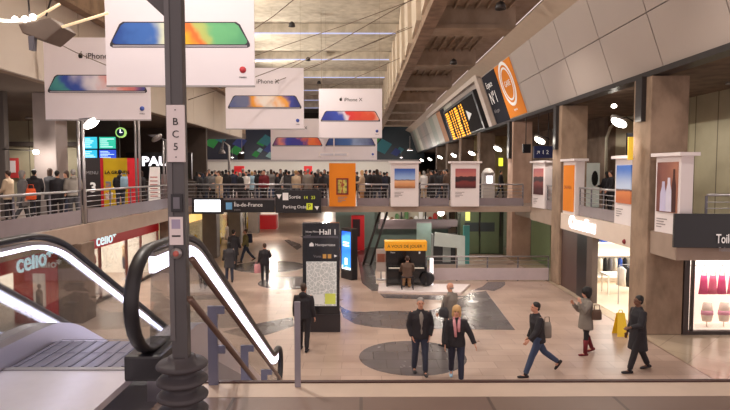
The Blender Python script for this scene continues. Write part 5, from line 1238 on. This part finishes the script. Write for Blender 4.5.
    def mk(me, nm, m, par):
        me.materials.clear(); me.materials.append(m); me.name = nm
        for p in me.polygons: p.use_smooth = True
        return link(nm, me, par)
    t = thing('person', label, 'person', (0, 0, 0), 0, group)
    bd = mk(body, 'body', skin, t)
    mk(trs, 'trousers', cm(trousers), bd)
    mk(ct, 'coat', cm(coat), bd)
    # shoes
    for i in (0, 1):
        b = MB(); p, pitch = feet[i]; fd = Vector((0, math.cos(pitch), -math.sin(pitch))); u2 = Vector((0, math.sin(pitch), math.cos(pitch)))
        base = p-u2*.05
        b.loft([(base-fd*.075, side*.028, u2*.025), (base-fd*.05, side*.036, u2*.038), (base+fd*.04, side*.04, u2*.034), (base+fd*.11, side*.045, u2*.026), (base+fd*.165, side*.036, u2*.02), (base+fd*.185, side*.018, u2*.012)], n=10)
        b.tube([p-u2*.03, p+(ks[i]-p).normalized()*.03], [.044, .044], 10)
        if boots: b.tube([p-u2*.02, p+(ks[i]-p).normalized()*.16, p+(ks[i]-p).normalized()*.33], [.05, .054, .068], 12)
        mm = b.mesh('shoe'); mk(mm, 'boot' if boots else 'shoe', cm(boots or shoes), bd)
    # hair
    if HAIRC[hair]:
        b = MB(); v = 1+hair_vol
        b.ball(H(0, -.026, .045), .084*v, .096*v, .088*v, n=16, k=10, rot=hr)
        if hair_len: b.loft([(H(0, -.03, .03), side*.088*v, fw*.08*v), (H(0, -.045, -.06), side*.09*v, fw*.06*v), (H(0, -.05, -.09-hair_len*.6), side*.085*v, fw*.045), (H(0, -.05, -.1-hair_len), side*.06, fw*.03)], n=12)
        else: b.ball(H(0, -.055, -.02), .066, .05, .06)
        hm = remeshed(b, .013 if detail else .026, wrinkle=.006*(1+6*hair_vol), smooth=2)
        # keep the face free
        mk(hm, 'hair', mat('hair_'+hair, HAIRC[hair], rough=.6, var=.25, scale=30), bd)
    else:
        b = MB(); b.ball(H(0, -.062, -.015), .066, .042, .035, n=14, k=8, rot=hr); mk(b.mesh('hair'), 'hair', mat('hair_grey', HAIRC['grey'], rough=.6, var=.25, scale=30), bd)
    if detail:
        for s in (-1, 1):
            o = MB().ball(H(s*.029, .077, .008), .0105, .007, .007).build('eye', mat('eye_dark', (50, 38, 34), rough=.2), bd)
            MB().tube([H(s*.014, .086, .024), H(s*.03, .085, .029), H(s*.046, .074, .024)], .0045, 6).build('eyebrow', mat('brow', (84, 62, 50)), bd)
        MB().tube([H(-.022, .084, -.054), H(0, .092, -.053), H(.022, .084, -.054)], .0055, 6).build('mouth', mat('lips', (160, 86, 78)), bd)
    if open_coat:   # shirt front between the coat edges
        b = MB(); 
        ring_ = lambda c, w, f: [c-side*w+fw*(f-.01), c-side*w*.5+fw*(f+.006), c+fw*(f+.012), c+side*w*.5+fw*(f+.006), c+side*w+fw*(f-.01)]
        rows = [ring_(neckb+up*.0, .03, .078), ring_(T, .045, .122), ring_(chest, .05, .15), ring_(waist, .05, .136), ring_(pel+up*.02, .055, .142)]
        vs = [p for r_ in rows for p in r_]+[p-fw*.03 for r_ in rows for p in r_]; n = 5; m_ = len(rows)*n; fs = []
        for i in range(len(rows)-1):
            for j in range(n-1): a = i*n+j; fs += [(a, a+n, a+n+1, a+1), (m_+a, m_+a+1, m_+a+n+1, m_+a+n)]
        b.add(vs, fs, 0, True); b.build('shirt', cm(shirt or 'grey'), bd)
    if scarf:
        MB().tube([neckb+fw*.06+side*.06+up*.02, neckb-fw*.05+side*.04+up*.04, neckb-fw*.05-side*.04+up*.04, neckb+fw*.06-side*.06+up*.02], .032, 8).tube([neckb+fw*.07+side*.055, T+fw*.135+side*.05, chest+fw*.165+side*.035, waist+fw*.155+side*.02], [.03, .034, .034, .028], 8).tube([neckb+fw*.07-side*.055, T+fw*.135-side*.05, chest+fw*.165-side*.045, chest-up*.1+fw*.16-side*.05], [.03, .034, .034, .028], 8).build('scarf', cm(scarf), bd)
    t.scale = (h/1.75,)*3; t.location = loc; t.rotation_euler = (0, 0, rz)
    M = Matrix.LocRotScale(Vector(loc), Euler((0, 0, rz)), Vector(t.scale))
    t['_x'] = 0; del t['_x']
    pts = {'hand_l': M @ (wr[0]+ha[0]*.1), 'hand_r': M @ (wr[1]+ha[1]*.1), 'shoulder_l': M @ sh[0], 'shoulder_r': M @ sh[1], 'back': M @ (chest-fw*.19), 'hip_l': M @ (pel-side*.22), 'hip_r': M @ (pel+side*.22), 'M': M, 'chestf': M @ (chest+fw*.17)}
    return t, pts
def bag(name, label, c, w, d, h_, m, rz=0, strap=None, group=None):
    t = thing(name, label, 'bag', (0, 0, 0), 0, group)
    MB().loft([((0, 0, -h_/2), (w/2*.9, 0, 0), (0, d/2*.9, 0)), ((0, 0, -h_/2+.03), (w/2, 0, 0), (0, d/2, 0)), ((0, 0, h_*.2), (w/2*.97, 0, 0), (0, d/2, 0)), ((0, 0, h_/2), (w/2*.8, 0, 0), (0, d/2*.6, 0))], n=12).build('bag_body', m, t)
    MB().tube([(-w*.3, 0, h_/2-.02), (-w*.22, 0, h_/2+.12), (w*.22, 0, h_/2+.12), (w*.3, 0, h_/2-.02)], .01, 6).build('handle', m, t)
    t.location = c; t.rotation_euler = (0, 0, rz)
    if strap:
        inv = (Matrix.Translation(c) @ Matrix.Rotation(rz, 4, 'Z')).inverted()
        MB().tube([inv @ Vector(p) for p in strap], .012, 6).build('strap', m, t)
    return t
def fl(px, py): p = at(px, py, Z=0); return (p.x, p.y, 0)
# --- foreground walkers on the lower floor
person('a', 'grey haired man in open dark jacket over grey shirt, walking on the large grey disc', fl(420, 374), PI+.05, h=1.76, coat='black', trousers='darkjeans', hair='grey', shoes='darkgrey', legs=((.14, .12), (-.1, .22)), arms=((-.12, .26, .55, .5), (-.1, .24, .5, .5)), open_coat=True, shirt='warmgrey', coat_len=.1)
t, p = person('b', 'blonde woman with pink scarf, open black coat and jeans beside the grey haired man', fl(456, 381), PI-.15, h=1.68, coat='black', trousers='navy', hair='blond', shoes='lightblue', hair_len=.06, hair_vol=.2, female=True, legs=((.22, .1), (-.22, .35)), arms=((.1, .5, .3, .1), (.0, .2, .25, .1)), open_coat=True, shirt='black', scarf='pink', coat_len=.1)
bag('shoulder_bag', 'black shoulder bag on the hip of the blonde woman with the pink scarf', p['hip_r']+Vector((0, .02, -.02)), .1, .28, .24, cm('black'), rz=.1, strap=[p['shoulder_l']+Vector((0, .0, .07)), p['chestf']+Vector((0, -.02, 0)), p['hip_r']+Vector((0, -.05, .1))])
t, p = person('c', 'bald man in a grey brown coat turned away behind the blonde woman', fl(450, 347), .75, h=1.72, coat='warmgrey', trousers='darkgrey', hair='bald', legs=((.2, .1), (-.2, .25)), arms=((.2, .15, .5, .2), (.1, .15, .4)), coat_len=.2)
bag('shoulder_bag', 'dark shoulder bag carried by the bald man behind the couple', p['hip_l']+Vector((-.03, -.02, .05)), .12, .3, .26, cm('darkgrey'), rz=.75, strap=[p['shoulder_r']+Vector((0, 0, .05)), p['back']+Vector((-.05, -.02, 0)), p['hip_l']+Vector((-.02, 0, .15))])
t, p = person('d', 'walker in black jacket and jeans striding left with a pale bag on the back', fl(537, 375), PI/2+.15, h=1.74, coat='black', trousers='jeans', hair='black', legs=((.42, .05), (-.52, .42)), arms=((.35, .08, .5), (-.1, .1, .5)), lean=.08, coat_len=.1)
bag('shoulder_bag', 'pale olive and grey bag behind the striding walker in jeans', p['back']+Vector((.03, -.06, -.2)), .22, .16, .34, cm('warmgrey'), rz=.2, strap=[p['shoulder_l']+Vector((-.06, 0, .07)), p['shoulder_l']+Vector((.06, 0, .05)), p['back']+Vector((.04, -.05, .0))])
t, p = person('e', 'curly haired woman in grey coat and dark red boots with hand to her face', fl(585, 354), PI/2+.2, h=1.68, coat='warmgrey', trousers='black', hair='black', boots='maroon', hair_len=.04, hair_vol=.42, female=True, legs=((.12, .08), (-.22, .2)), arms=((.7, .12, 2.15, .35), (.45, .1, 2.0, .3)), coat_len=.25)
bag('shoulder_bag', 'brown shoulder bag behind the curly haired woman in the grey coat', p['hip_l']+Vector((.13, -.02, .16)), .26, .12, .24, cm('brown'), rz=.1, strap=[p['shoulder_l']+Vector((0, 0, .07)), p['hip_l']+Vector((.14, 0, .24))])
person('f', 'man in a long black coat walking left past the concrete pillar with one hand out', fl(637, 371), PI/2+.1, h=1.8, coat='black', trousers='black', hair='black', skin=SKIN2, legs=((.3, .02), (-.32, .12)), arms=((.35, .14, 1.15), (.05, .1, .3)), coat_len=.4)
t, p = person('g', 'man in a black jacket seen from behind in front of the information totem', fl(304, 350), -.15, h=1.74, coat='black', trousers='black', hair='brown', legs=((.1, .05), (-.12, .15)), arms=((.0, .14, .3), (.0, .14, .3)), coat_len=.1, hood=True)
t, p = person('h', 'woman in dark clothes carrying a pink bag, walking away across the middle of the hall', fl(265, 283), .1, h=1.66, coat='black', trousers='black', hair='brown', female=True, legs=((.15, .05), (-.15, .2)), arms=((.1, .2, .3), (.5, .15, 1.2)), coat_len=.1)
bag('shopping_bag', 'pale pink shopping bag held by the woman walking away across the hall', p['hand_l']+Vector((-.02, .0, -.16)), .3, .14, .36, cm('pink'), rz=.3)
t, p = person('i', 'tall man in a long dark coat beside the walker with the blue backpack', fl(234, 268), -.1, h=1.85, coat='black', trousers='black', hair='black', legs=((.1, .05), (-.1, .1)), arms=((.1, .14, .4), (.1, .14, .4)), coat_len=.35)
t, p = person('j', 'person in a dark coat holding a bag just above the escalator handrail', fl(229.5, 282), .3, h=1.68, coat='darkgrey', trousers='darkjeans', hair='black', female=True, hair_len=.08, legs=((.06, .03), (-.06, .1)), arms=((.2, .14, .6), (.1, .14, .4)), coat_len=.3)
t, p = person('k', 'walker in a yellow green jacket with a blue backpack and crossed stride', fl(246, 262), PI/2+.5, h=1.72, coat='olive', trousers='darkjeans', hair='brown', legs=((.4, .1), (-.42, .3)), arms=((.3, .1, .5), (.0, .1, .5)), coat_len=.08)
bag('backpack', 'dark blue backpack on the walker in the yellow green jacket', p['back']+Vector((.02, -.05, -.02)), .3, .22, .44, cm('navy'), rz=.3)
t, p = person('l', 'pale figure in a brown coat seen through the escalator glass', fl(203, 290), PI, h=1.7, coat='brown', trousers='darkgrey', hair='brown', female=True, legs=((.1, .05), (-.1, .1)), coat_len=.2)
# pianist
person('m', 'pianist in brown jacket and tan trousers seated at the piano, back to us', (SEAT[0], SEAT[1]-.02, Z0+.02), 0, h=1.72, coat='brown', trousers='tan', hair='brown', sit=True, legs=((1.45, 1.35), (1.38, 1.5)), arms=((.55, .18, .85, .1), (.55, .18, .85, .1)), lean=.1, shoes='black')
# --- crowd prototypes, shared meshes with their own colours
PR = []
poses = [dict(legs=((.2, .1), (-.2, .2)), arms=((.1, .12, .3), (-.1, .12, .3)), coat_len=.12),
         dict(legs=((.04, .02), (-.04, .05)), arms=((.3, .15, 1.2, .3), (.1, .12, .3)), coat_len=.3, female=True, hair_len=.1),
         dict(legs=((.05, .02), (-.03, .05)), arms=((.2, .12, .6), (.2, .12, .6)), coat_len=.2),
         dict(legs=((.3, .1), (-.3, .3)), arms=((.3, .12, .5), (-.2, .12, .3)), coat_len=.35, female=True, hair_len=.05, hair_vol=.1),
         dict(legs=((.03, .02), (-.06, .05)), arms=((.1, .2, .8, .4), (.1, .2, .8, .4)), coat_len=.1, hood=True)]
def crowd(i, px, Yd, rz, coat, trs, hair, label, h=1.72, floor=F, group=None):
    k = i % 5
    X = at(px, 172, Y=Yd).x
    if len(PR) <= k:
        t, _ = person('x', label, (X, Yd, floor), rz, h=h, coat=coat, trousers=trs, hair=hair, detail=0, **poses[k]); PR.append(t)
    else:
        t = copy_tree(PR[k])
    t.location = (X, Yd, floor); t.rotation_euler = (0, 0, rz); t.scale = (h/1.75,)*3
    t['label'] = label; t['category'] = 'person'
    if 'group' in t: del t['group']
    if group: t['group'] = group
    bd = [o for o in t.children_recursive]
    for o in bd:
        nm = o.name.split('.')[0]; m = {'coat': cm(coat), 'trousers': cm(trs), 'hair': mat('hair_'+hair, HAIRC[hair], rough=.6, var=.25, scale=30)}.get(nm)
        if m: o.material_slots[0].link = 'OBJECT'; o.material_slots[0].material = m
    return t
bpy.context.view_layer.update()
bl = [ # px, depth, facing, coat, trousers, hair, label
 (200, 30, 1.5, 'black', 'black', 'black', 'person in black at the left end of the footbridge'),
 (206, 28, -1.2, 'darkgrey', 'darkjeans', 'brown', 'person in dark grey above the bright white screen'),
 (212, 29.5, .4, 'grey', 'black', 'black', 'person with a pale grey coat and black hair above the white screen'),
 (219, 28, 2.6, 'beige', 'beige', 'brown', 'person in a long beige coat leaning near the bridge rail'),
 (226, 30.5, .2, 'black', 'darkjeans', 'black', 'person in black just right of the beige coat on the bridge'),
 (233, 33, 0, 'navy', 'black', 'brown', 'person in navy under the red hanging sign'),
 (240, 29, -.6, 'black', 'black', 'grey', 'grey haired person in black above the train sign'),
 (246, 31, 2.9, 'white', 'darkgrey', 'black', 'person in a white top above the train sign'),
 (252, 34, .3, 'lightblue', 'darkgrey', 'blond', 'blond person in pale blue above the end of the train sign'),
 (259, 30, -.2, 'black', 'darkjeans', 'black', 'person in black where the bridge railing is split, left'),
 (264, 28, 3.0, 'maroon', 'black', 'black', 'person in maroon where the bridge railing is split, right'),
 (271, 33, .5, 'grey', 'jeans', 'brown', 'person in grey behind the left end of the parking sign'),
 (277, 29.5, -1.4, 'black', 'black', 'brown', 'person in black above the left half of the parking sign'),
 (284, 35, 1.2, 'white', 'grey', 'brown', 'person in white beside the crowd behind the parking sign'),
 (289, 29, .1, 'darkgrey', 'darkjeans', 'black', 'person in dark grey above the exit symbol'),
 (296, 28, -.4, 'beige', 'darkgrey', 'blond', 'blond person in beige above the exit lettering'),
 (301, 32, .4, 'brown', 'black', 'brown', 'person in brown behind the exit lettering'),
 (308, 28, .2, 'warmgrey', 'darkgrey', 'grey', 'grey haired person in a warm grey coat right of the small red sign'),
 (315, 31, 1.4, 'black', 'black', 'black', 'person in black above the right half of the parking sign'),
 (321, 28.5, 1.2, 'black', 'darkjeans', 'brown', 'person in black leaning at the right end of the parking sign'),
 (328, 34, 0, 'darkgrey', 'black', 'black', 'person in dark grey at the left edge of the orange poster'),
 (362, 28, 1.4, 'beige', 'tan', 'blond', 'blond person in a beige coat leaning on the rail right of the orange poster'),
 (370, 31, -.5, 'black', 'black', 'black', 'person in black between the beige coat and the tall black figure'),
 (377, 29, .1, 'black', 'darkjeans', 'brown', 'person in black nearer the desert poster'),
 (384, 30.5, .6, 'navy', 'black', 'black', 'person in navy against the left edge of the desert poster'),
 (357, 33, 1, 'darkgrey', 'black', 'brown', 'person in dark grey just right of the orange poster'),
 (424, 33, .3, 'white', 'beige', 'grey', 'person in a pale coat right of the desert poster'),
 (432, 29, 1.3, 'black', 'black', 'black', 'tall person in black walking between the two white picture posters'),
 (440, 30, -1.1, 'black', 'darkjeans', 'brown', 'second person in black between the two white picture posters'),
 (447, 32, .8, 'brown', 'darkgrey', 'black', 'person in brown at the left edge of the red car poster'),
 (483, 33, .8, 'black', 'black', 'black', 'person in black behind the pale ticket machine'),
 (607, 22.5, .4, 'black', 'black', 'black', 'person in black sitting low by the portal, behind the right gallery railing'),
 (611, 21.5, 1.5, 'black', 'darkgrey', 'brown', 'person in black right of the portal, nearer the desert picture'),
]
for i, (px, Yd, rz, c, tr, hr_, lab) in enumerate(bl):
    crowd(i, px, Yd, rz, c, tr, hr_, lab, h=1.62+.035*((i*7) % 6))
xs = [197, 203, 209, 215, 222.5, 229, 236.5, 243, 249, 255, 261.5, 267.5, 274, 280.5, 286, 293, 298.5, 304.5, 311.5, 318, 324.5, 366, 374, 380.5, 387, 428.5, 436, 444, 501]
near = ['bright white screen', 'train sign', 'split in the railing', 'parking sign', 'orange poster', 'desert poster', 'red car poster']
for i, px in enumerate(xs):
    c = ['black', 'darkgrey', 'black', 'navy', 'black', 'brown', 'darkgrey'][i*3 % 7]; hh = ['black', 'brown', 'black', 'grey'][i % 4]
    nn = near[0 if px < 222 else 1 if px < 256 else 2 if px < 272 else 3 if px < 322 else 4 if px < 370 else 5 if px < 430 else 6]
    cn = 'dark grey' if c == 'darkgrey' else c
    crowd(i*3+1, px, 34.6+(i*5 % 7)*.3, (i*1.7) % 6.2, c, 'black', hh, '%s haired traveller in %s standing in the second row behind the %s' % (hh, cn, nn), h=1.66+.035*((i*5) % 6), group='second row, %s hair and %s coats by the %s' % (hh, cn, nn))
random.seed(4)
lw = [
 (8, 18.5, 1.6, 'beige', 'black', 'brown', 'traveller in a beige coat at the left edge of the walkway'),
 (22, 17.5, -.6, 'grey', 'darkgrey', 'grey', 'grey haired traveller in a large grey coat on the left walkway'),
 (34, 19, .3, 'black', 'black', 'black', 'traveller in black behind the red bag on the left walkway'),
 (39, 21, 1.2, 'navy', 'darkjeans', 'black', 'traveller in navy walking beside the slim dark column'),
 (50, 19.5, -.2, 'darkgrey', 'black', 'brown', 'traveller in dark grey left of the pair by the grey column'),
 (57, 18.5, .2, 'black', 'black', 'black', 'traveller in black in front of the grey column'),
 (66, 19.5, 2.9, 'black', 'darkjeans', 'brown', 'traveller in black right of the grey column'),
 (73, 18.3, .7, 'warmgrey', 'darkgrey', 'grey', 'traveller in a warm grey coat next to the twin lamp post'),
]
for i, (px, Yd, rz, c, tr, hr_, lab) in enumerate(lw):
    crowd(i+2, px, Yd, rz, c, tr, hr_, lab, h=1.68+.02*(i % 5))
bx = at(29, 0, Y=17.6).x
bag('red_bag', 'bright orange red bag hanging beside the grey coated traveller at far left', (bx, 17.35, F+.92), .3, .16, .34, cm('orange'), rz=.2)
t = crowd(4, 120, 22.6, .15, 'black', 'darkjeans', 'black', 'person in black reading the yellow kiosk', h=1.72)
X = at(119.5, 0, Y=22.35).x
bag('backpack', 'pale blue backpack on the person in front of the yellow kiosk', (X, 22.36, F+1.2), .32, .2, .44, cm('lightblue'))
crowd(3, 141, 26.3, 1.2, 'black', 'black', 'brown', 'person in black walking between the kiosk and the menu stand', h=1.7)
# far crowd across the concourse
random.seed(12)
fc = ['black', 'darkgrey', 'navy', 'brown', 'grey', 'beige']
where = ['far left of the concourse', 'left of the bent arm lamp', 'under the red hanging sign', 'behind the split in the railing', 'behind the parking sign', 'left of the orange poster', 'between the orange and desert posters', 'right of the desert poster']
for i, px in enumerate([198, 205, 209, 216, 223, 229, 236, 243, 249, 256, 262, 268, 274, 281, 287, 293, 299, 305, 312, 318, 325, 356, 366, 373, 380, 420, 428, 436]):
    k = min(7, int((px-190)/20)) if px < 330 else (6 if px < 390 else 7)
    c = fc[(i*5) % 6]
    crowd(i, px, 37+(i*7 % 17), random.uniform(-3, 3), c, 'black', ['black', 'brown', 'grey'][i % 3], 'small distant figure in %s in the far crowd, %s' % ('dark grey' if c == 'darkgrey' else c, where[k]), h=1.6+.03*(i % 7), group='distant figures in %s, %s' % (c, where[k]))

# ================================================================= WORLD AND OUTPUT LOOK
w = bpy.data.worlds.new('world'); SC.world = w; w.use_nodes = True
w.node_tree.nodes['Background'].inputs[0].default_value = lin((255, 232, 228)); w.node_tree.nodes['Background'].inputs[1].default_value = 1.05
SC.view_settings.view_transform = 'Standard'; SC.view_settings.look = 'None'; SC.view_settings.gamma = 1
SC.view_settings.use_curve_mapping = False
SC.view_settings.exposure = 0.16
SC.cycles.max_bounces = 6; SC.cycles.transparent_max_bounces = 12
SC.cycles.sample_clamp_indirect = 4
SC.cycles.use_denoising = True
